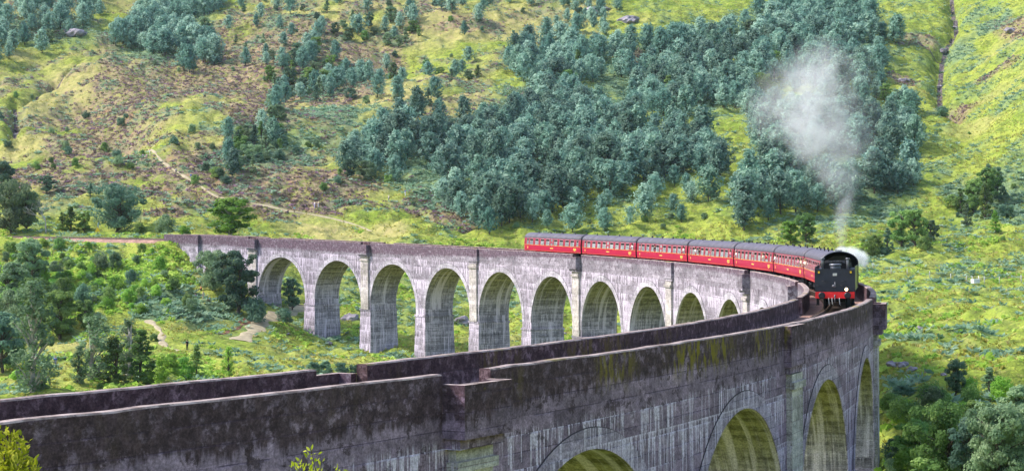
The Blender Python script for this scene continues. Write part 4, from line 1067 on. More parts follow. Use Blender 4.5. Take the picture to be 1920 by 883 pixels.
def pine_mesh(seed, broad=0.30, lev=11):
    rg = np.random.default_rng(seed); C = []; D = []; R = []; Gl = []
    segs = [((0, 0, 0), .022, (.01 * rg.normal(), .01 * rg.normal(), .5), .015), ((0, 0, .5), .015, (0, 0, .97), .003)]
    for i in range(lev):
        z = .13 + .84 * (i + .3 * rg.random()) / lev
        rad = broad * min(1, (z + .12) * 2.6) * (1 - z) ** .8 + .012; nb = rg.integers(5, 8)
        for k in range(nb):
            if rg.random() < .10: continue
            a = 2 * math.pi * (k + rg.random() * .8) / nb; L = rad * rg.uniform(.55, 1.18)
            dr = np.array([math.cos(a), math.sin(a), .45 + .5 * z]); tip = np.array([0, 0, z]) + dr * [L, L, L * .8]
            segs.append(((0, 0, z), .006, tuple(tip), .002)); tv = rg.random()
            for f in np.linspace(.35, 1, 3 if L > .12 else 2):
                p = np.array([0, 0, z]) + (tip - [0, 0, z]) * f; q = 7 + int(4 * f)
                C.append(p + rg.normal(size=(q, 3)) * .034); D.append(np.tile(dr * [.6, .6, 1.3], (q, 1))); R.append(np.full(q, np.clip(tv + rg.normal() * .25, 0, 1))); Gl.append(np.clip(rg.random() * .55 + (.35 if f > .9 else 0) + rg.normal(size=q) * .10, 0, 1))
    C = np.concatenate(C); D = np.concatenate(D); R = np.concatenate(R)
    V, F = leaves_out(C, rg.uniform(.028, .050, len(C)), rg, unit(D) * .8 + unit(np.c_[C[:, :2], np.zeros(len(C))]) * .5, 1.9)
    Vt, Ft = tubes(segs[:2] + segs[2::2], 4)
    V, F, T, Mi = join([(V, F, tintv(len(F), R, np.concatenate(Gl)), 0), (Vt, Ft, np.ones((len(Vt), 4)) * .5, 1)])
    return V, F, T, Mi
PINES_RAW = [pine_mesh(100 + i, b) for i, b in enumerate((.38, .44, .50, .55, .42, .60))]
PINES = [np_mesh('pine tree', *r[:2], mi=r[3], col=r[2]) for r in PINES_RAW]
for me in PINES: me.materials.append(M['pine']); me.materials.append(M['bark'])

def crown_mesh(seed, w, z0, nl, lobes, ls, style='round'):
    """crown of a broadleaf of unit height: foliage lobes spread through an uneven envelope; returns crown, trunk"""
    rg = np.random.default_rng(seed); C = []; R = []; D = []; Gl = []; segs = []; cz = (z0 + 1) / 2; hz = (1 - z0) / 2
    per = nl // lobes
    lx, ly = .02 * rg.normal(), .02 * rg.normal()
    segs.append(((0, 0, -.03), .030, (lx, ly, z0 + .1), .022)); segs.append(((lx, ly, z0 + .1), .022, (lx * 2, ly * 2, .86), .005))
    for i in range(lobes):
        if style == 'slender': z = rg.uniform(z0, 1); e = w * (.35 + .65 * math.sin(math.pi * min(1, (z - z0) / (1 - z0) * .85 + .12))); rr = e * rg.uniform(.1, .95); lr = w * rg.uniform(.14, .28)
        elif style == 'cone': z = z0 + (1 - z0) * rg.random() ** 1.2; e = w * (1 - ((z - z0) / (1 - z0)) ** 1.5) + .02; rr = e * rg.uniform(.2, .95); lr = w * rg.uniform(.16, .32)
        elif style == 'bush': z = rg.uniform(.12, .78); e = w * math.sqrt(max(.05, 1 - (z / .95) ** 2)); rr = e * rg.uniform(.2, .9); lr = w * rg.uniform(.26, .42)
        else:
            z = cz + hz * rg.uniform(-.9, .82); e = w * math.sqrt(max(.04, 1 - ((z - cz) / hz) ** 2)); rr = e * rg.uniform(.15, .95); lr = w * rg.uniform(.13, .27)
        a = rg.uniform(0, 2 * math.pi); c = np.array([rr * math.cos(a), rr * math.sin(a), z])
        q = int(per * rg.uniform(.6, 1.4)); dv = unit(rg.normal(size=(q, 3))); rad = lr * rg.uniform(.35, 1.0, (q, 1)) ** .6
        sc = np.array([1, 1, .72 if style != 'slender' else 1.5]); pts = c + dv * rad * sc
        pts[:, 2] = np.maximum(pts[:, 2], .01)
        C.append(pts); tv = rg.random(); R.append(np.clip(tv + rg.normal(size=q) * .16, 0, 1)); Gl.append(np.clip(rg.random() * .75 + rg.normal(size=q) * .16, 0, 1)); D.append(dv + [0, 0, .35] + .5 * unit(np.array([[c[0], c[1], (z - cz) * .7]])))
        if i % 2 == 0 and style != 'bush': segs.append(((lx, ly, max(z0 * .7, z - .22)), .012, tuple(c), .003))
    C = np.concatenate(C); R = np.concatenate(R); D = np.concatenate(D)
    V, F = leaves_out(C, ls * rg.uniform(.55, 1.3, len(C)), rg, D)
    cm = np_mesh('crown', V, F, col=tintv(len(F), R, np.concatenate(Gl)))
    Vt, Ft = tubes(segs, 6); tm = np_mesh('trunk', Vt, Ft, smooth=True)
    return cm, tm
SH = {'round': [crown_mesh(200 + i, .40, .10, 7500, 64, .030) for i in range(4)],
      'wide': [crown_mesh(230 + i, .58, .06, 9500, 76, .030) for i in range(3)],
      'cone': [crown_mesh(260 + i, .28, .05, 3800, 54, .028, 'cone') for i in range(4)],
      'slender': [crown_mesh(290 + i, .22, .02, 3600, 80, .021, 'slender') for i in range(3)],
      'bush': [crown_mesh(320 + i, .62, .0, 3000, 30, .052, 'bush') for i in range(5)],
      'shrub': [crown_mesh(350 + i, .40, .0, 3200, 30, .044, 'bush') for i in range(4)]}
def slotted(o, m):
    if not o.data.materials: o.data.materials.append(None)
    o.material_slots[0].link = 'OBJECT'; o.material_slots[0].material = m
def tree(u, v, hp, shape, mat, label, name='tree', cat='tree', group=None, wk=1.0, bark='bark', dmin=60, loc=None, dz=0.0):
    x, y, z = at(u, v, dmin) if loc is None else loc
    d = math.hypot(x - CAM[0], y - CAM[1]); h = hp * d / FPX
    i = random.randrange(len(SH[shape])); cm, tm = SH[shape][i]
    if shape in ('bush', 'shrub'):
        o = bpy.data.objects.new(name, cm); COL.objects.link(o); slotted(o, M[mat]); tag(o, label, cat, group)
    else:
        o = empty(name, (0, 0, 0), 0, label, cat, group)
        for nm, me, mt in (('crown', cm, M[mat]), ('trunk', tm, M[bark])):
            c = bpy.data.objects.new(nm, me); COL.objects.link(c); c.parent = o; slotted(c, mt)
    o.location = (x, y, z - .05 + dz); o.rotation_euler = (0, 0, random.uniform(0, 6.28)); o.scale = (h * wk, h * wk, h)
    return o
T_ = tree
# --- left, behind the railway
T_(218, 436, 92, 'wide', 'leafteal', 'large round blue green tree standing alone just behind the railway on the left', wk=.98, dmin=385)
T_(22, 438, 100, 'wide', 'leafgrey', 'tall grey green bushy tree at the left end of the track', wk=.8, dmin=385)
T_(50, 433, 78, 'round', 'leafgrey', 'grey green tree between the left edge tree and the dead birch', wk=.95, dmin=385)
T_(6, 372, 70, 'round', 'leafteal', 'darker tree rising behind the grey green trees at the far left', wk=1.1, dmin=385)
T_(116, 433, 34, 'cone', 'leafgreen', 'small conical green tree right of the dead birch, shorter of two', wk=1.3, dmin=385)
T_(132, 434, 46, 'cone', 'leafgreen', 'conical green tree right of the dead birch, taller of two', wk=1.3, dmin=385)
T_(158, 436, 42, 'round', 'leafgreen', 'round topped green tree left of the large blue green tree', wk=1.1, dmin=385)
T_(170, 372, 26, 'cone', 'leafteal', 'small dark conical tree on the slope above the large round tree', dmin=385)
T_(88, 362, 34, 'round', 'leafteal', 'dark bushy tree on the slope above the dead birch', wk=1.4, dmin=385)
T_(432, 446, 78, 'round', 'leafbright', 'bright light green airy tree behind the viaduct parapet', wk=1.7, bark='birchbark', dmin=385)
T_(310, 438, 42, 'bush', 'leafgrey', 'grey green shrub behind the end of the viaduct', 'bush', 'bush', wk=.8, dmin=385)
T_(345, 441, 22, 'bush', 'leafbright', 'low bright green bush behind the end of the viaduct', 'bush', 'bush', wk=.9, dmin=385)
T_(20, 434, 18, 'bush', 'leafbright', 'bright green bush beside the track at the left edge', 'bush', 'bush', wk=.9, dmin=385)
T_(262, 440, 26, 'bush', 'leafgreen', 'mid green bush at the foot of the large round tree', 'bush', 'bush', wk=.9, dmin=385)
# --- bank below the railway and in front of the far end
T_(445, 590, 125, 'round', 'leafteal', 'big dark tree in front of the first viaduct arch', wk=1.0, dmin=250)
T_(398, 545, 78, 'wide', 'leafgrey', 'pale grey green tree left of the big dark tree by the viaduct', wk=.85, dmin=250)
T_(480, 605, 58, 'bush', 'leafteal', 'dark bush at the foot of the first clear arch pier', 'bush', 'bush', wk=.7, dmin=250)
T_(548, 582, 62, 'round', 'leafteal', 'dark tree seen through the first clear arch', wk=.8, dmin=355)
T_(532, 606, 34, 'bush', 'leafteal', 'low dark bush under the first clear arch', 'bush', 'bush', wk=.8, dmin=300)
T_(60, 535, 88, 'round', 'leafgrey', 'round grey green tree on the bank, pale against brighter bushes', wk=1.05, dmin=250)
for u, v, hp, mt, lab, wk in [
    (82, 466, 22, 'leafbright', 'bright round bush on the bank just below the left track', 1.0), (112, 470, 26, 'leafgreen', 'green round bush on the bank, second from the left below the track', .9),
    (166, 468, 14, 'leafbright', 'small bright bush below the track under the yellow sign', 1.0), (266, 476, 22, 'leafgreen', 'green bush below the track close to the viaduct end', .9),
    (300, 510, 34, 'leafbright', 'bright green bush against the viaduct abutment', .9), (325, 545, 30, 'leafgreen', 'mid green bush at the sloping foot of the abutment', .9),
    (190, 505, 38, 'leafgrey', 'grey green bush on the middle of the bank', .9), (215, 502, 34, 'leafgrey', 'second grey green bush on the middle of the bank', .9),
    (130, 508, 24, 'leafgreen', 'rounded green bush on the bank left of two grey green ones', 1.0), (245, 535, 34, 'leafteal', 'blue green bush low on the bank below the abutment', .9),
    (155, 575, 50, 'leafteal', 'dark blue green bush left of the bracken bank', .8), (120, 560, 44, 'leafgreen', 'green bush on the lower left bank beside the dark bush', .8),
    (205, 570, 36, 'leafgreen', 'mid green bush at the left edge of the bracken bank', .9), (20, 480, 30, 'leafgreen', 'green bush on the bank at the left edge', 1.1), (45, 470, 20, 'leafbright', 'bright low bush on the bank near the left edge', 1.1),
    (20, 600, 70, 'leafgreen', 'tall green bush at the left edge below the bank', .8), (95, 600, 52, 'leafgreen', 'leafy green bush behind the slender tree', .9), (285, 475, 12, 'leafbright', 'little bright bush by the abutment top', 1.1), (352, 578, 28, 'leafgreen', 'green bush between the bank people and the abutment', 1.0),
    (12, 540, 44, 'leafbright', 'bright green bush left of the round grey green tree', .9), (125, 528, 22, 'leafbright', 'bright bush between the grey green tree and the bank middle', 1.1), (185, 540, 20, 'leafbright', 'yellowish bush in the centre of the bank', 1.3), (262, 560, 24, 'leafgreen', 'green bush above the bracken bank', 1.0)]:
    T_(u, v, hp, 'bush', mt, lab, 'bush', 'bush', wk=wk * .8, dmin=200)
# --- valley floor on the left, nearer
T_(62, 735, 198, 'slender', 'leafgrey', 'tall slender pale leaved tree in the left valley', bark='birchbark', wk=1.1, dmin=120)
T_(30, 690, 60, 'shrub', 'leafgreen', 'low green growth at the foot of the slender tree', 'bush', 'bush', dmin=120)
T_(5, 700, 115, 'round', 'leafteal', 'dark tree at the left edge behind the slender tree', dmin=170)
T_(18, 640, 96, 'wide', 'leafgrey', 'broad grey green tree low at the left edge, left of the slender tree', wk=.8, dmin=200)
T_(112, 640, 92, 'round', 'leafgreen', 'mid green tree directly right of the slender tree', wk=1.2, dmin=200)
T_(70, 612, 90, 'wide', 'leafgreen', 'mid green spreading tree above the slender tree', wk=.8, dmin=250)
T_(20, 575, 84, 'round', 'leafgrey', 'grey green tree on the lower bank at the left edge', wk=1.2, dmin=250)
T_(160, 610, 50, 'round', 'leafgreen', 'small green tree left of the bracken foot', wk=1.1, dmin=250)
T_(182, 712, 118, 'slender', 'leafgrey', 'pale willowy birch, left of two in the valley', bark='birchbark', wk=1.5, dmin=150)
T_(240, 706, 108, 'slender', 'leafgrey', 'pale willowy birch, right of two in the valley', bark='birchbark', wk=1.4, dmin=150)
T_(150, 722, 70, 'slender', 'leafgrey', 'short pale leaved sapling left of the willowy birches', wk=1.4, dmin=150)
T_(212, 722, 86, 'cone', 'leafgreen', 'mid green conical tree in front of the willowy birches', wk=1.3, dmin=130)
T_(266, 716, 92, 'cone', 'leafgreen', 'deep green conical tree right of the willowy birches', wk=1.35, dmin=150)
T_(312, 718, 66, 'shrub', 'leafbright', 'bright green leafy shrub beyond the parapet', 'bush', 'bush', dmin=130)
T_(345, 712, 50, 'shrub', 'leafbright', 'second bright green shrub beyond the parapet, shorter', 'bush', 'bush', dmin=130)
T_(368, 706, 60, 'cone', 'leafgreen', 'narrow dark green young tree beyond the parapet', wk=1.0, dmin=150)
T_(428, 704, 50, 'slender', 'leafbright', 'thin bright green sapling beyond the parapet', wk=1.4, dmin=150)
for u, hp in ((588, 32), (612, 34), (640, 33), (664, 28)): T_(u, 706, hp, 'shrub', 'leafteal', 'blue green willow bush in the row at the foot of the tall piers', 'bush', 'bush', 'willow bushes by the piers', wk=1.1, dmin=200)
# --- right of the train
T_(1512, 456, 58, 'round', 'leafgreen', 'green tree above the last coaches, right of a lighter one', dmin=385)
T_(1482, 458, 44, 'round', 'leafbright', 'lighter green tree above the last coaches', dmin=385, wk=1.2)
RC = [(1690, 462, 70, 'round', 'leafgreen', 'tall green tree at the left of the group right of the steam'), (1716, 462, 72, 'round', 'leafgreen', 'tallest green tree in the group right of the steam'), (1746, 455, 44, 'round', 'leafteal', 'darker rounded tree at the right end of the group right of the steam'),
      (1664, 480, 52, 'cone', 'leafteal', 'narrow dark tree right of the steam puff'), (1640, 492, 46, 'wide', 'leafgreen', 'low spreading tree beside the steam puff'), (1732, 468, 30, 'bush', 'leafgreen', 'green bush in front of the group right of the steam'), (1654, 502, 26, 'bush', 'leafteal', 'dark bush by the fence right of the engine'),
      (1852, 380, 66, 'round', 'leafgreen', 'upright tree in the upper right group, taller of two behind'), (1872, 376, 56, 'cone', 'leafteal', 'dark pointed tree in the upper right group'), (1826, 402, 66, 'round', 'leafgreen', 'broad tree in front of the upper right group'), (1848, 412, 66, 'cone', 'leafgreen', 'narrow tree in front of the upper right group'),
      (1800, 402, 46, 'cone', 'leafgreen', 'slim tree at the left of the upper right group'), (1786, 390, 28, 'bush', 'leafgreen', 'bush left of the upper right group'), (1812, 424, 42, 'cone', 'leafgrey', 'grey green young tree below the upper right group'), (1866, 436, 40, 'cone', 'leafbright', 'bright thin young tree below the upper right group'), (1888, 410, 28, 'bush', 'leafteal', 'dark bush right of the upper right group'), (1768, 220, 24, 'bush', 'leafteal', 'dark bush at the foot of the gully'), (1660, 190, 34, 'round', 'leafgreen', 'lone green tree at the right edge of the pine wood')]
for u, v, hp, sh, mt, lab in RC: T_(u, v, hp, sh, mt, lab, 'bush' if sh == 'bush' else 'tree', 'bush' if sh == 'bush' else 'tree', dmin=385)
# --- lower right
T_(1792, 742, 72, 'round', 'leafteal', 'upright dark tree at the top of the lower right thicket', wk=.85, dmin=110)
T_(1856, 752, 64, 'cone', 'leafgrey', 'grey green pointed tree at the top of the lower right thicket', wk=1.2, dmin=110)
T_(1905, 905, 150, 'wide', 'leafgrey', 'grey green spreading tree cut by the right edge of the picture', wk=.8, dmin=80)
T_(1722, 880, 96, 'round', 'leafgreen', 'mid green tree between the viaduct tip and the large dark tree', wk=1.2, dmin=80)
T_(1820, 900, 120, 'round', 'leafteal', 'blue green tree between the large dark tree and the broad light green one', wk=1.1, dmin=80)
T_(1770, 905, 150, 'wide', 'leafgreen', 'large dark tree in the middle of the lower right thicket', wk=.8, dmin=80)
T_(1872, 925, 165, 'wide', 'leafgrey', 'broad light green tree at the lower right corner', wk=.75, dmin=70)
T_(1910, 812, 90, 'round', 'leafgrey', 'grey green tree at the right edge of the lower right thicket', wk=1.2, dmin=90)
T_(1828, 820, 70, 'round', 'leafgreen', 'mid green tree behind the broad light green one', wk=1.2, dmin=90)
T_(1700, 900, 70, 'shrub', 'leafbright', 'bright shrub at the foot of the viaduct tip', 'bush', 'bush', dmin=80)
T_(1740, 935, 90, 'shrub', 'leafgreen', 'green shrub at the bottom of the lower right thicket', 'bush', 'bush', dmin=70, wk=1.2)
T_(1675, 870, 56, 'shrub', 'leafteal', 'dark shrub against the last visible pier', 'bush', 'bush', dmin=80)
T_(1724, 800, 44, 'bush', 'leafgreen', 'green bush left of the large dark tree', 'bush', 'bush', dmin=100)
T_(1690, 800, 32, 'bush', 'leafbright', 'bright bush close to the viaduct tip', 'bush', 'bush', dmin=100)
T_(1815, 790, 40, 'bush', 'leafbright', 'bright bush between the two upright trees', 'bush', 'bush', dmin=100)
T_(1668, 775, 44, 'bush', 'leafgreen', 'leafy bush beside the viaduct tip below the rocks', 'bush', 'bush', dmin=100)
T_(1690, 745, 26, 'bush', 'leafteal', 'ferny blue green bush below the rocks', 'bush', 'bush', dmin=100, wk=1.5)

# --- woods on the hillside
def inpoly(u, v, poly):
    r = np.zeros(np.shape(u), bool); n = len(poly)
    for (x0, y0), (x1, y1) in zip(poly, poly[1:] + poly[:1]):
        c = ((y0 > v) != (y1 > v)); r ^= c & (u < (x1 - x0) * (v - y0) / ((y1 - y0) + 1e-12) + x0)
    return r
WOODS = [  # polygon of bases, spacing m, height range m, label, group
    ([(700, 305), (745, 215), (830, 225), (930, 225), (975, 120), (1080, 100), (1290, 80), (1400, 45), (1440, 10), (1560, -5), (1640, 60), (1652, 115), (1560, 140), (1440, 160), (1400, 235), (1330, 220), (1230, 205), (1185, 238), (1240, 270), (1330, 285), (1385, 335), (1360, 358), (1250, 342), (1090, 362), (960, 398), (920, 412), (860, 385), (800, 352), (740, 332)], 5.4, (6.5, 12), 'blue green pine in the dense wood left of the smoke', 'pines of the dense wood left of the smoke'),
    ([(1425, 200), (1560, 140), (1655, 118), (1655, 165), (1700, 262), (1728, 335), (1705, 392), (1560, 412), (1420, 425), (1398, 375), (1408, 320)], 5.4, (6.5, 12), 'blue green pine in the dense wood behind the smoke', 'pines of the dense wood behind the smoke'),
    ([(222, 92), (285, 25), (330, -5), (402, -5), (395, 62), (385, 128), (330, 132), (290, 122)], 5.4, (7, 12), 'blue green pine in the clump above the pale ridge', 'pines of the clump above the pale ridge'),
    ([(0, 12), (60, -5), (215, -5), (200, 32), (110, 72), (60, 105), (0, 112)], 8, (6.5, 11), 'pine in the loose wood at the upper left corner', 'pines of the upper left corner'),
    ([(480, 262), (540, 180), (690, 150), (740, 90), (770, 20), (640, 30), (610, 70), (560, 110)], 6.3, (5, 9.5), 'pine scattered among heather left of the dense wood', 'scattered pines among the heather'),
    ([(600, 322), (700, 235), (720, 330), (700, 360), (620, 350)], 6.2, (5, 9), 'pine at the ragged left fringe of the dense wood', 'pines at the left fringe of the dense wood'),
    ([(400, 0), (1000, 0), (1000, 45), (900, 60), (840, 150), (1000, 190), (980, 240), (700, 210), (560, 150), (400, 90)], 12.0, (4.5, 8), 'lone pine on the open upper slope', 'lone pines of the upper slope'),
    ([(1020, 70), (1050, 15), (1140, 20), (1130, 62)], 6.0, (5, 7.5), 'pine in the small group near the pale rock at the top', 'pines near the pale rock'),
    ([(930, 412), (1100, 366), (1250, 345), (1335, 355), (1335, 400), (1050, 425)], 7.5, (4, 7), 'young pine at the lower edge of the wood above the coaches', 'young pines above the coaches'),
    ([(820, 385), (940, 402), (930, 430), (880, 425)], 6.0, (6, 9), 'pine at the low point of the wood above the viaduct', 'pines at the low point of the wood'),
    ([(460, 330), (520, 300), (560, 250), (480, 240), (440, 300)], 6.0, (5, 9), 'dark tree in the thicket above the hill path', 'trees of the thicket above the hill path'),
]
CLEAR = [(925, 190, 95, 42), (1120, 178, 58, 22), (1155, 214, 45, 20), (1385, 285, 30, 85), (1480, 195, 80, 26), (1010, 330, 40, 14), (1240, 245, 50, 18), (1640, 300, 30, 40), (830, 215, 40, 18)]
def wood_points():
    m = (_R > 415) & (_R < 900) & (abs(_B) < math.radians(17))
    gx, gy, gz = _GX[m], _GY[m], _GZ[m]; u, v, d = px_of(gx, gy, gz); out = []; cells = {}
    order = RNG.permutation(len(gx))
    for wi, (poly, sp, hr, lab, grp) in enumerate(WOODS):
        ok = inpoly(u + fbm(gx, gy, 26, 3, 71) * 75, v + fbm(gx, gy, 26, 3, 72) * 48, poly)
        for eu, ev, ru, rv in CLEAR: ok &= ((u - eu) / ru) ** 2 + ((v - ev) / rv) ** 2 > 1 + fbm(gx, gy, 20, 2, 75) * .8
        ok &= fbm(gx, gy, 42, 3, 77) > (-.36 if wi < 3 else -.30)
        w = order[ok[order]][:14000]
        for k in w:
            x, y = gx[k], gy[k]; s = sp * RNG.uniform(.8, 1.25); cx, cy = int(x // 8), int(y // 8); bad = False
            for i in range(-2, 3):
                for j in range(-2, 3):
                    for (qx, qy) in cells.get((cx + i, cy + j), ()):
                        if (qx - x) ** 2 + (qy - y) ** 2 < s * s: bad = True
                if bad: break
            if bad: continue
            cells.setdefault((cx, cy), []).append((x, y))
            h = RNG.uniform(*hr); out.append((x, y, float(gz[k]), h, wi, h * FPX / d[k], u[k], v[k]))
    return out
WP = wood_points(); WP.sort(key=lambda q: -q[5])
SMALL = [q for q in WP]
N_IND = 300
rest = []
MIXED = {4: .55, 5: .45, 6: .4, 10: .75, 3: .25, 8: .2, 0: .05, 1: .05}
nmix = 0; keep = []
for q in WP:
    x, y, z, h, wi, hp, u, v = q
    if RNG.random() < MIXED.get(wi, 0) and nmix < 190:
        nmix += 1; sh = ('round', 'cone', 'shrub', 'wide')[RNG.choice(4, p=(.3, .25, .35, .1))]; k = .62 if sh in ('shrub', 'wide') else .85
        lab = WOODS[wi][3].replace('blue green pine', 'pine').replace('dark tree', 'pine').replace('young pine', 'pine').replace('lone pine', 'pine').replace('pine', 'rounded broadleaf tree')
        tree(0, 0, h * k * FPX / math.hypot(x - CAM[0], y - CAM[1]), sh, ('leafgrey', 'leafteal', 'leafgreen')[RNG.choice(3, p=(.5, .25, .25))], lab, 'tree', 'tree', 'broadleaf ' + WOODS[wi][4].replace('pines', 'trees'), wk=RNG.uniform(.9, 1.3), loc=(x, y, z))
    else: keep.append(q)
WP = keep
for i, (x, y, z, h, wi, hp, u, v) in enumerate(WP):
    if i < N_IND:
        me = PINES[RNG.integers(len(PINES))]; o = bpy.data.objects.new('pine_tree', me); COL.objects.link(o)
        o.location = (x, y, z - .1); o.rotation_euler = (RNG.normal() * .03, RNG.normal() * .03, RNG.uniform(0, 6.28)); o.scale = (h * RNG.uniform(.9, 1.15),) * 2 + (h,)
        if RNG.random() < .015:
            o.material_slots[0].link = 'OBJECT'; o.material_slots[0].material = M['pinebrown']; tag(o, 'browning pine among the ' + WOODS[wi][4], 'pine tree', 'browning ' + WOODS[wi][4])
        else: tag(o, WOODS[wi][3], 'pine tree', WOODS[wi][4])
    else: rest.append((x, y, z, h))
if rest:
    parts = []
    for k, (x, y, z, h) in enumerate(rest):
        V, F, T, Mi = PINES_RAW[RNG.integers(len(PINES_RAW))]; a = RNG.uniform(0, 6.28); w = h * RNG.uniform(.9, 1.15)
        ca, sa = math.cos(a), math.sin(a); v2 = np.stack([(V[:, 0] * ca - V[:, 1] * sa) * w + x, (V[:, 0] * sa + V[:, 1] * ca) * w + y, V[:, 2] * h + z - .1], 1)
        T2 = T.copy(); T2[:, 0] = np.clip(T2[:, 0] + RNG.normal() * .45, 0, 1); T2[:, 1] = np.clip(T2[:, 1] + RNG.normal() * .25, 0, 1); parts.append((v2, F, T2, Mi))
    V = np.concatenate([p[0] for p in parts]); off = np.cumsum([0] + [len(p[0]) for p in parts[:-1]]); F = np.concatenate([p[1] + o_ for p, o_ in zip(parts, off)])
    me = np_mesh('pine_forest', V, F, mi=np.concatenate([p[3] for p in parts]), col=np.concatenate([p[2] for p in parts]))
    tag(link_mesh('pine_forest', me, None, [M['pine'], M['bark']]), 'blue green pine forest covering the upper hillside', 'forest', None, 'stuff')
print('pines', len(WP), 'rest', len(rest))
# --- scattered hillside bushes
BUSH = [([(0, 150), (200, 215), (470, 260), (700, 250), (720, 340), (560, 370), (200, 330), (0, 330)], 44, (1.6, 3.6), ('leafgrey', 'leafgreen', 'leafteal'), 'small bush scattered over the heather slope left of the wood', 'bushes of the heather slope'),
        ([(0, 0), (1300, 0), (1300, 60), (700, 150), (300, 180), (0, 140)], 26, (1.6, 3.4), ('leafteal', 'leafgrey'), 'small dark bush on the upper hillside', 'bushes of the upper hillside'),
        ([(720, 360), (1400, 370), (1400, 440), (720, 430)], 16, (1.0, 2.2), ('leafgreen', 'leafgrey'), 'low bush on the grass above the coaches', 'bushes above the coaches'),
        ([(0, 478), (290, 486), (330, 560), (420, 600), (0, 640)], 84, (1.3, 3.2), ('leafgreen', 'leafbright', 'leafbright', 'leafgrey'), 'low bush overgrowing the bank below the left track', 'bushes of the left bank'),
        ([(1700, 250), (1920, 250), (1920, 480), (1780, 440)], 12, (.9, 2.0), ('leafgreen', 'leafteal'), 'low bush on the bracken slope at the right', 'bushes of the right bracken slope'),
        ([(1660, 770), (1760, 740), (1920, 750), (1920, 900), (1660, 900)], 34, (1.0, 2.4), ('leafgreen', 'leafbright', 'leafgrey'), 'undergrowth bush in the lower right thicket', 'bushes of the lower right thicket'),
        ([(0, 630), (430, 640), (430, 730), (0, 740)], 8, (1.0, 2.0), ('leafgreen', 'leafbright'), 'low bush on the valley floor beyond the left parapet', 'bushes of the valley floor')]
for poly, n, hr, mats, lab, grp in BUSH:
    us = [p[0] for p in poly]; vs = [p[1] for p in poly]; k = 0; g = 0
    while k < n and g < 4000:
        g += 1; u = RNG.uniform(min(us), max(us)); v = RNG.uniform(min(vs), max(vs))
        if not inpoly(np.array(u), np.array(v), poly): continue
        p = at(u, v, 75); d = math.hypot(p[0] - CAM[0], p[1] - CAM[1]); h = RNG.uniform(*hr)
        tree(u, v, h * FPX / d, 'bush', mats[RNG.integers(len(mats))], lab, 'bush', 'bush', grp, wk=RNG.uniform(.6, 1.0), loc=p); k += 1
# --- ground cover that nobody could count
def scatter(name, mat, n, kind, weight, size, label, rmin=120, rmax=870):
    m = (_R > rmin) & (_R < rmax) & (abs(_B) < math.radians(18)); gx, gy, gz, rr = _GX[m], _GY[m], _GZ[m], _R[m]
    w = weight(gx, gy) * np.minimum(rr, 500) ** .3; w = w / w.sum(); k = RNG.choice(len(gx), n, p=w)
    x = gx[k] + RNG.normal(size=n) * .4; y = gy[k] + RNG.normal(size=n) * .4; z = G(x, y); b = np.stack([x, y, z], 1)
    S, D = track_near(x, y); keep = D > 3.6; b = b[keep]; n = len(b); s = RNG.uniform(*size, n)
    q = {'tuft': 6, 'dome': 9, 'fern': 8}[kind]; C = np.repeat(b, q, 0); ss = np.repeat(s, q)[:, None]; a = RNG.uniform(0, 6.28, n * q)
    if kind == 'tuft':
        D_ = np.stack([np.cos(a) * .7, np.sin(a) * .7, np.ones(n * q)], 1); C = C + D_ * ss * .3; V, F = leaves(C, ss[:, 0] * .26, RNG, D_ * 2.2, 3.2, 1.2)
    elif kind == 'dome':
        dv = unit(RNG.normal(size=(n * q, 3))); dv[:, 2] = abs(dv[:, 2]) * .55; C = C + dv * ss * [.9, .9, .9]; V, F = leaves(C, ss[:, 0] * .75, RNG, None, 1.3, .5)
    else:
        D_ = np.stack([np.cos(a), np.sin(a), RNG.uniform(.15, .7, n * q)], 1); C = C + D_ * ss * .6 + [0, 0, .15]; V, F = leaves(C, ss[:, 0] * .5, RNG, D_ * 2, 2.4, .8)
    tv = np.repeat(np.clip(RNG.random(n) , 0, 1), q)
    me = np_mesh(name, V, F, col=tintv(len(F), np.clip(tv + RNG.normal(size=n * q) * .15, 0, 1), np.repeat(RNG.random(n), q)))
    tag(link_mesh(name, me, None, [mat]), label, name.replace('_', ' '), None, 'stuff')
def w_path(x, y):
    w = np.ones(x.shape)
    for pts, rr in ((_hp, 1.5), (_vp, 2.6), (_sp, 1.6)):
        for p in [(a[0] + (b[0] - a[0]) * f, a[1] + (b[1] - a[1]) * f) for a, b in zip(pts[:-1], pts[1:]) for f in np.linspace(0, 1, max(2, int(math.hypot(b[0] - a[0], b[1] - a[1]) / 1.5)))]: w *= np.clip(np.hypot(x - p[0], y - p[1]) / rr - .3, 0, 1)
    return w
UNDER = [(100, 520, 150, 60, 1), (250, 530, 90, 60, 1), (60, 600, 90, 50, .8), (1800, 850, 150, 70, .8), (1690, 800, 30, 40, .6), (300, 690, 120, 25, .8), (1830, 400, 90, 50, .5), (330, 500, 40, 40, 1)]
def w_under(x, y): return np.clip(patches(x, y, UNDER) + fbm(x, y, 7, 3, 95) * .9 - .15, 0, 1) * w_path(x, y) + 1e-6
def gm(i, pw=1.0): return lambda x, y: ground_masks(x, y)[i] ** pw * w_path(x, y) + 1e-6
scatter('grass', M['tussock'], 60000, 'tuft', lambda x, y: np.clip(1.1 - ground_masks(x, y)[0] * .6 - ground_masks(x, y)[1] * .7, .05, 1) * w_path(x, y) * np.clip(fbm(x, y, 14, 3, 91) * 2 + .6, .05, 1.5), (.35, .75), 'rough tussock grass over the hillside and valley floor')
scatter('undergrowth', M['leafbright'], 9000, 'dome', w_under, (.35, .9), 'bright leafy undergrowth over the left bank and the lower right slope', 70, 450)
scatter('heather', M['heather'], 20000, 'dome', gm(0, 1.5), (.3, .75), 'purple brown heather in patches on the hillside')
scatter('bracken', M['bracken'], 30000, 'fern', gm(1), (.55, 1.0), 'pale blue green bracken in drifts on the slopes')
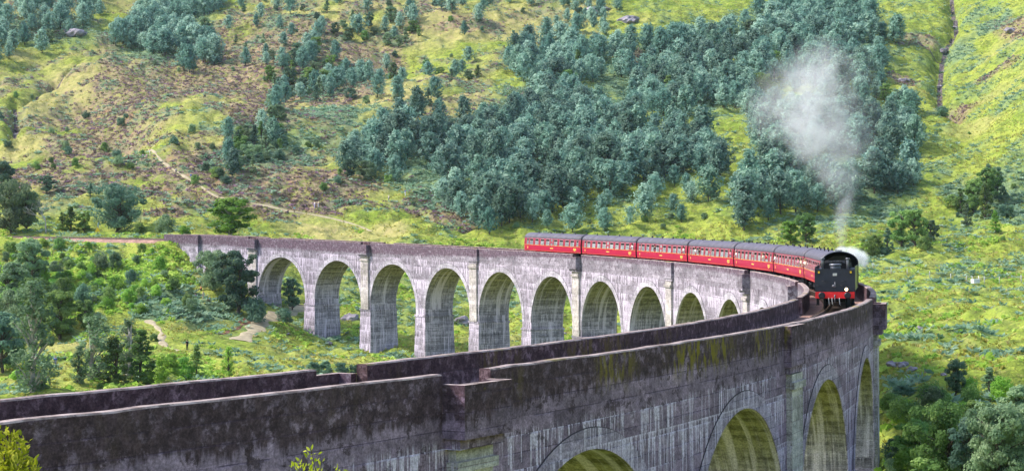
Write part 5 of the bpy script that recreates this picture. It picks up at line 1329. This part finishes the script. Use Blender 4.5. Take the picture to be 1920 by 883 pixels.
# ------------------------------------------------------------------ near saplings, dead tree
def sapling(tips, base_d, label, leafsize, per, mat='leafyellow'):
    """stems from one root on the near slope to several tips (given by where they show), leaves set along the upper stems"""
    pts = [Vector(CAM + ray(u, v) * d) for u, v, d in tips]; c = sum(pts, Vector()) / len(pts)
    g = float(G(c.x, c.y)); root = Vector((c.x, c.y, g)); o = empty('sapling', root, 0, label, 'sapling')
    segs = []; C = []; Dd = []; R = []
    for p in pts:
        q = p - root; mid = Vector((q.x * .35, q.y * .35, q.z * .55)); prev = Vector((0, 0, -.05)); r = .022
        chain = [Vector((0, 0, -.05)), mid * .5, mid, mid.lerp(q, .5) + Vector((RNG.normal() * .05, RNG.normal() * .05, .04)), q]
        for a, b in zip(chain[:-1], chain[1:]): segs.append((tuple(a), r, tuple(b), r * .7)); r *= .7
        L = q.length
        for k in range(per):
            f = RNG.uniform(.50, 1.0) ** .8; base = mid.lerp(q, min(1, (f - .45) / .55)); sp = .34 * (1.12 - f) + .05
            side = Vector((RNG.normal(), RNG.normal(), RNG.normal() * .6 + .35)).normalized()
            pos = base + side * sp * RNG.uniform(.2, 1.6); C.append(pos); Dd.append(side + Vector((0, 0, .5))); R.append(RNG.random())
            if k % 6 == 0: segs.append((tuple(base), .005, tuple(pos), .002))
    C = np.array(C); Dd = np.array(Dd); s = leafsize * RNG.uniform(.6, 1.3, len(C)); n = len(C)
    a = unit(Dd + .5 * RNG.normal(size=(n, 3))); nr = RNG.normal(size=(n, 3)); nr[:, 2] += .8; b = unit(np.cross(a, nr)); nn = np.cross(b, a)
    s_ = s[:, None]       # a pointed oval leaf of two folded halves
    V = np.stack([C - a * s_ * .9, C + b * s_ * .42 - a * s_ * .2 + nn * s_ * .14, C + b * s_ * .30 + a * s_ * .45 + nn * s_ * .1, C + a * s_ * 1.0, C - b * s_ * .30 + a * s_ * .45 + nn * s_ * .1, C - b * s_ * .42 - a * s_ * .2 + nn * s_ * .14], 1).reshape(-1, 3)
    i0 = np.arange(n) * 6; F = np.concatenate([np.stack([i0, i0 + 1, i0 + 2, i0 + 3], 1), np.stack([i0, i0 + 3, i0 + 4, i0 + 5], 1)])
    col = np.stack([np.repeat(R, 6), np.repeat(RNG.random(n), 6), np.zeros(n * 6), np.ones(n * 6)], 1)
    link_mesh('foliage', np_mesh('foliage', V, F, col=col), o, [M[mat]])
    Vt, Ft = tubes(segs, 6); link_mesh('stem', np_mesh('stem', Vt, Ft, smooth=True), o, [M['bark']])
sapling([(20, 812, 25), (40, 826, 25.5), (-10, 806, 25.2), (56, 858, 25), (8, 850, 24.6), (34, 872, 24.5), (-30, 830, 25), (60, 882, 24.8)], 25, 'yellow green leafy sapling at the lower left corner in front of the wall', .055, 170)
sapling([(583, 842, 26), (560, 862, 26), (602, 866, 26.3), (630, 878, 26), (548, 884, 25.8), (578, 880, 25.7)], 26, 'sparse yellow green sapling poking up before the near wall', .042, 46)
def dead_tree(u, v, hp):
    x, y, z = at(u, v, 385); d = math.hypot(x - CAM[0], y - CAM[1]); h = hp * d / FPX; rg = np.random.default_rng(5); segs = []
    def grow(p, dr, L, r, lv):
        q = p + dr * L; segs.append((tuple(p), r, tuple(q), r * .65))
        if lv == 0: return
        for k in range(3 if lv > 1 else 2):
            nd = unit((dr + rg.normal(size=3) * .48)[None])[0]; nd[2] = abs(nd[2]) * .8 + .15; grow(q, unit(nd[None])[0], L * rg.uniform(.6, .85), r * .62, lv - 1)
    grow(np.array([0, 0, -.1]), np.array([.05, 0, 1.]), h * .36, .17, 4)
    o = empty('dead_tree', (x, y, z), 0, 'bare white dead birch among grey green trees behind the left track', 'dead tree')
    Vt, Ft = tubes(segs[:1], 6); link_mesh('trunk', np_mesh('trunk', Vt, Ft, smooth=True), o, [M['birchbark']])
    Vt, Ft = tubes(segs[1:], 5); link_mesh('bough', np_mesh('bough', Vt, Ft, smooth=True), o, [M['birchbark']])
dead_tree(86, 438, 66)
# ------------------------------------------------------------------ fence, box, gate, sign
fp = [at(u, v, 250) for u, v in [(1622, 497), (1637, 505), (1671, 513), (1701, 516), (1743, 521), (1783, 527), (1812, 532), (1846, 533), (1874, 533), (1915, 530)]]
fe = empty('wire_fence', fp[0], 0, 'thin wire fence on pale posts crossing the grass right of the engine', 'fence')
for p in fp:
    b = MB(); q = Vector(p) - Vector(fp[0]); b.tube([q + Vector((0, 0, -.2)), q + Vector((RNG.normal() * .04, 0, 1.25))], [.085, .07], 8); b.build('post', M['post'], fe)
for hgt in (.35, .7, 1.05):
    b = MB(); b.tube([Vector(p) - Vector(fp[0]) + Vector((0, 0, hgt)) for p in fp], .008, 4); b.build('wire', M['steel'], fe)
bx = at(1829, 533, 250); bo = empty('feed_bucket', bx, 0.2, 'white open box with upright handles standing at the wire fence', 'bucket')
b = MB(); b.prism([(-.55, .12), (.55, .12), (.66, .85), (.60, .85), (.50, .18), (-.50, .18), (-.60, .85), (-.66, .85)], -.45, .45); b.box(-.45, -.41, -.6, .6, .15, .85); b.box(.41, .45, -.6, .6, .15, .85); b.build('tub', M['white'], bo)
for sy in (-.62, .62):
    b = MB(); b.tube([(0, sy, .5), (0, sy * 1.05, 1.35)], .045, 8); b.build('handle', M['white'], bo)
gp = at(566, 575, 355); go = empty('timber_gate', gp, YAW + math.pi / 2 + .3, 'dark timber gate and railing seen under the first clear arch', 'gate')
for x in (-2.2, -.8, .8, 2.2):
    b = MB(); b.box(x - .1, x + .1, -.1, .1, -.2, 1.9 if abs(x) < 1 else 1.4); b.build('post', M['wood'], go)
for z in (.35, .7, 1.05, 1.3):
    b = MB(); b.box(-2.1, 2.1, .101, .15, z - .06, z + .06); b.build('rail', M['wood'], go)
sp = at(183, 441, 370); so = empty('track_sign', sp, YAW - math.pi / 2, 'yellow triangular sign with a blue post beside the track on the left', 'sign')
b = MB(); b.tube([(0, 0, -.2), (0, 0, 1.5)], .05, 8); b.build('post', M['steel'], so)
b = MB(); b.add([(-.62, -.08, .55), (.62, -.08, .55), (0, -.08, 1.65), (-.62, -.05, .55), (.62, -.05, .55), (0, -.05, 1.65)], [(0, 1, 2), (5, 4, 3), (0, 3, 4, 1), (1, 4, 5, 2), (2, 5, 3, 0)]); b.build('sign_plate', M['yellow'], so)
b = MB(); b.tube([(0.1, .1, -.2), (0.1, .1, 2.6)], .055, 8); b.build('marker_pole', M['blue'], so)
# ------------------------------------------------------------------ rocks
def rock(u, v, wp, label, group=None, flat=.55, dmin=150, mat='rock'):
    x, y, z = at(u, v, dmin); d = math.hypot(x - CAM[0], y - CAM[1]); r = wp * d / FPX / 2
    bm = bmesh.new(); bmesh.ops.create_icosphere(bm, subdivisions=3, radius=1); sd = RNG.integers(1000)
    co = np.array([p.co for p in bm.verts]); n = vnoise(co[:, 0] * 1.6 + sd, co[:, 1] * 1.6 + co[:, 2] * 1.3, 7) * .8 + vnoise(co[:, 0] * 4 + sd, co[:, 1] * 4 - co[:, 2] * 3, 8) * .35
    for p, k in zip(bm.verts, n): p.co = p.co * (1 + k); p.co.z *= flat
    me = bpy.data.meshes.new('rock'); bm.to_mesh(me); bm.free()
    o = link_mesh('rock', me, None, [M[mat]]); o.location = (x, y, z + r * flat * .15); o.scale = (r, r, r); o.rotation_euler = (0, 0, RNG.uniform(0, 6)); tag(o, label, 'rock', group)
for u, v, w, lab in [(146, 66, 34, 'purple grey rock outcrop among the pines at the upper left'), (128, 62, 18, 'smaller outcrop left of the purple grey one at the upper left'), (1118, 24, 34, 'pale rock slab near the top of the hillside'), (1135, 20, 20, 'smaller pale rock beside the slab at the top'), (1180, 43, 34, 'low rock ledge right of the pale slab'),
                     (655, 601, 34, 'dark flat rock seen between the two tallest left piers'), (868, 606, 30, 'brown flat rock seen under the fifth clear arch'), (616, 645, 14, 'small dark boulder right of the second pier foot'), (1055, 628, 16, 'grey boulder seen through the arches beside a pier'),
                     (1676, 690, 22, 'left rock of the broken outcrop beside the viaduct tip'), (1692, 686, 24, 'dark middle rock of the outcrop beside the viaduct tip'), (1708, 694, 20, 'pale right rock of the outcrop beside the viaduct tip'), (1722, 620, 14, 'small rock in the grass gully right of the viaduct'), (1740, 700, 16, 'grey rock above the lower right thicket'), (1770, 706, 12, 'small pale rock above the lower right thicket'),
                     (1762, 165, 14, 'dark rock low in the hillside gully'), (1768, 98, 16, 'dark rock in the middle of the hillside gully'), (1790, 55, 12, 'dark rock high in the hillside gully'), (1695, 152, 16, 'purple rock left of the gully on the open slope'), (1895, 60, 24, 'purple rock band on the spur at the upper right'),
                     (636, 95, 12, 'small white rock on the heather slope'), (1690, 84, 14, 'brown rock on the open slope at the upper right'), (30, 255, 16, 'dark rock in the shaded hollow at the left edge'), (540, 628, 8, 'small white stone beside the valley path')]:
    rock(u, v, w, lab)
# ------------------------------------------------------------------ steam and smoke
def vol_mat(name, col, dens, build):
    m = bpy.data.materials.new(name); m.use_nodes = True; t = m.node_tree
    t.nodes.remove(t.nodes['Principled BSDF']); n = NT.__new__(NT); n.mat = m; n.t = t; n.out = t.nodes['Material Output']
    pv = t.nodes.new('ShaderNodeVolumePrincipled'); pv.inputs['Color'].default_value = (*col, 1); pv.inputs['Anisotropy'].default_value = 0.1
    n.put(pv.inputs['Density'], n.mul(build(n), dens)); t.links.new(pv.outputs[0], n.out.inputs['Volume']); return m
CH = Vector(loco.matrix_world @ Vector((-4.7, 0, 3.9)))
LAT = Vector((RTH[0], RTH[1], 0)); DEP = Vector((FWH[0], FWH[1], 0))
def plume(name, prof, mat, label, cat):
    """a round billowing body along a bent axis: prof = (height, drift to the right, radius)"""
    V = []; F = []; n = 20
    for i, (h, dx, r) in enumerate(prof):
        for k in range(n):
            a = 2 * math.pi * k / n; V.append(LAT * (dx + r * math.cos(a)) + DEP * (r * .8 * math.sin(a)) + Vector((0, 0, h)))
    for i in range(len(prof) - 1):
        for k in range(n): F.append((i * n + k, i * n + (k + 1) % n, (i + 1) * n + (k + 1) % n, (i + 1) * n + k))
    F.append(tuple(reversed(range(n)))); F.append(tuple((len(prof) - 1) * n + k for k in range(n)))
    me = bpy.data.meshes.new(name); me.from_pydata([tuple(v) for v in V], [], F); o = link_mesh(name, me, None, [mat]); o.location = CH
    return tag(o, label, cat, None, 'stuff')
SMK = [(0.0, .3, .35), (.8, .3, .75), (2.2, .25, 1.2), (3.6, .45, 1.7), (5.0, .5, 2.5), (6.5, -.1, 4.0), (8.0, -1.0, 5.6), (9.5, -1.9, 6.6), (11.0, -2.4, 7.0), (12.6, -2.5, 7.0), (14.2, -2.1, 6.4), (15.8, -1.5, 5.0), (17.6, -.8, 2.4)]
def smoke_nodes(n):
    p = n.obj(); x, y, z = n.sep(p)
    lx = n.add(n.mul(x, LAT.x), n.mul(y, LAT.y)); ly = n.add(n.mul(x, DEP.x), n.mul(y, DEP.y))
    def curve(j):
        c = n.new('ShaderNodeFloatCurve'); cu = c.mapping.curves[0]; lo, hi = (-8, 8)
        pts = [(h / 19, (q[j] - lo) / (hi - lo)) for q in SMK for h in (q[0],)]
        while len(cu.points) < len(pts): cu.points.new(.5, .5)
        for pt, (a, b) in zip(cu.points, pts): pt.location = (a, b)
        c.mapping.update(); n.put(c.inputs['Value'], n.m('DIVIDE', z, 19.0)); return n.add(n.mul(c.outputs[0], hi - lo), lo)
    ax, r = curve(1), curve(2)
    ax = n.add(ax, n.mul(n.sub(n.noise(p, .35, 2), .5), 1.2))
    dist = n.m('SQRT', n.add(n.m('POWER', n.sub(lx, ax), 2.0), n.m('POWER', n.m('DIVIDE', ly, .8), 2.0)))
    q = n.m('DIVIDE', dist, r)
    body = n.ss(q, .05, .95, 1, 0)
    nz = n.noise(p, .36, 6, .62, 1.1)
    d = n.mul(body, n.ss(n.add(nz, n.mul(body, .10)), .42, .70))
    low = n.ss(z, 1.5, 9.0, .9, 1.0); top = n.ss(z, 13.0, 17.6, 1, .1); mid = n.ss(z, 5.0, 10.0, 1.0, 1.5)
    return n.mul(n.mul(d, low), n.mul(top, n.m('DIVIDE', n.mul(mid, 2.2), n.add(r, .9))))
smoke = plume('smoke', [(h, dx, r * 1.02) for h, dx, r in SMK], vol_mat('smoke', (.965, .945, 1.0), .55, smoke_nodes), 'pale lilac smoke rising from the engine and spreading before the wood', 'smoke')
def steam_nodes(n):
    p = n.obj(); x, y, z = n.sep(p)
    lx = n.add(n.mul(x, LAT.x), n.mul(y, LAT.y)); ly = n.add(n.mul(x, DEP.x), n.mul(y, DEP.y))
    def bl(cx, cz, rx, rz):
        return n.ss(n.m('SQRT', n.add(n.add(n.m('POWER', n.m('DIVIDE', n.sub(lx, cx), rx), 2.0), n.m('POWER', n.m('DIVIDE', n.sub(z, cz), rz), 2.0)), n.m('POWER', n.m('DIVIDE', ly, 1.3), 2.0))), .25, 1.0, 1, 0)
    b = n.m('MAXIMUM', n.m('MAXIMUM', bl(.3, -.2, .75, .65), bl(1.1, -.3, 1.0, .7)), bl(1.9, -.8, .7, .9))
    return n.mul(b, n.ss(n.noise(p, 1.2, 5, .65, .9), .38, .64))
steam = plume('steam', [(-2.0, 1.7, .9), (-1.4, 1.5, 1.6), (-.5, 1.1, 2.0), (.4, .9, 1.9), (1.0, .8, 1.2)], vol_mat('steam', (.995, .995, 1.0), 4.5, steam_nodes), 'bright white puff of steam drifting right of the engine chimney', 'steam')
# ------------------------------------------------------------------ air between the viewpoint and the hill
hz = bpy.data.materials.new('haze'); hz.use_nodes = True; ht = hz.node_tree; ht.nodes.remove(ht.nodes['Principled BSDF'])
hv = ht.nodes.new('ShaderNodeVolumePrincipled'); hv.inputs['Color'].default_value = (.70, .85, 1.0, 1); hv.inputs['Density'].default_value = 0.00004; hv.inputs['Anisotropy'].default_value = 0.0
ht.links.new(hv.outputs[0], ht.nodes['Material Output'].inputs['Volume'])
b = MB(); b.box(CAM[0] - 2700, CAM[0] + 2700, CAM[1] - 2700, CAM[1] + 2700, float(_GZ.min()) - 1, float(_GZ.max()) + 14)
tag(b.build('haze', hz), 'thin pale summer haze between the viewpoint and the hillside', 'haze', None, 'stuff')
# ------------------------------------------------------------------ light, sky, camera
SUN_AZ_CAM = math.radians(86); SUN_EL = math.radians(46)            # to the left of the view, a little beyond
sd = -LAT * math.sin(SUN_AZ_CAM) + DEP * math.cos(SUN_AZ_CAM)
sdir = (sd * math.cos(SUN_EL) + Vector((0, 0, math.sin(SUN_EL)))).normalized()
sl = bpy.data.lights.new('sun', 'SUN'); sl.energy = 2.25; sl.angle = math.radians(6.0); sl.color = (1.0, .95, .87)
so_ = bpy.data.objects.new('sun', sl); COL.objects.link(so_); so_.rotation_euler = sdir.to_track_quat('Z', 'Y').to_euler(); so_.location = (0, 0, 150)
w = bpy.data.worlds.new('World'); SC.world = w; w.use_nodes = True; nt = w.node_tree
sk = nt.nodes.new('ShaderNodeTexSky'); sk.sky_type = 'NISHITA'; sk.sun_disc = False; sk.sun_elevation = SUN_EL
sk.sun_rotation = math.atan2(sdir.x, sdir.y); sk.air_density = 1.0; sk.dust_density = 2.0; sk.ozone_density = 1.5
bg = nt.nodes['Background']; bg.inputs['Strength'].default_value = 0.15; nt.links.new(sk.outputs[0], bg.inputs[0])
cd = bpy.data.cameras.new('camera'); cd.sensor_width = 36; cd.lens = FPX / 1920 * 36; cd.clip_start = .5; cd.clip_end = 6000
cm = bpy.data.objects.new('camera', cd); COL.objects.link(cm)
mw = Matrix(((RT[0], UP[0], -FW[0]), (RT[1], UP[1], -FW[1]), (RT[2], UP[2], -FW[2]))).to_4x4(); mw.translation = Vector(CAM); cm.matrix_world = mw
SC.camera = cm
SC.view_settings.view_transform = 'Standard'; SC.view_settings.look = 'None'; SC.view_settings.gamma = 1.0; SC.view_settings.use_curve_mapping = False
SC.view_settings.exposure = 1.32
SC.cycles.max_bounces = 6; SC.cycles.diffuse_bounces = 4; SC.cycles.glossy_bounces = 2; SC.cycles.transmission_bounces = 2; SC.cycles.transparent_max_bounces = 6; SC.cycles.volume_bounces = 4
SC.cycles.use_denoising = True
SC.cycles.volume_step_rate = 0.6; SC.cycles.volume_max_steps = 128
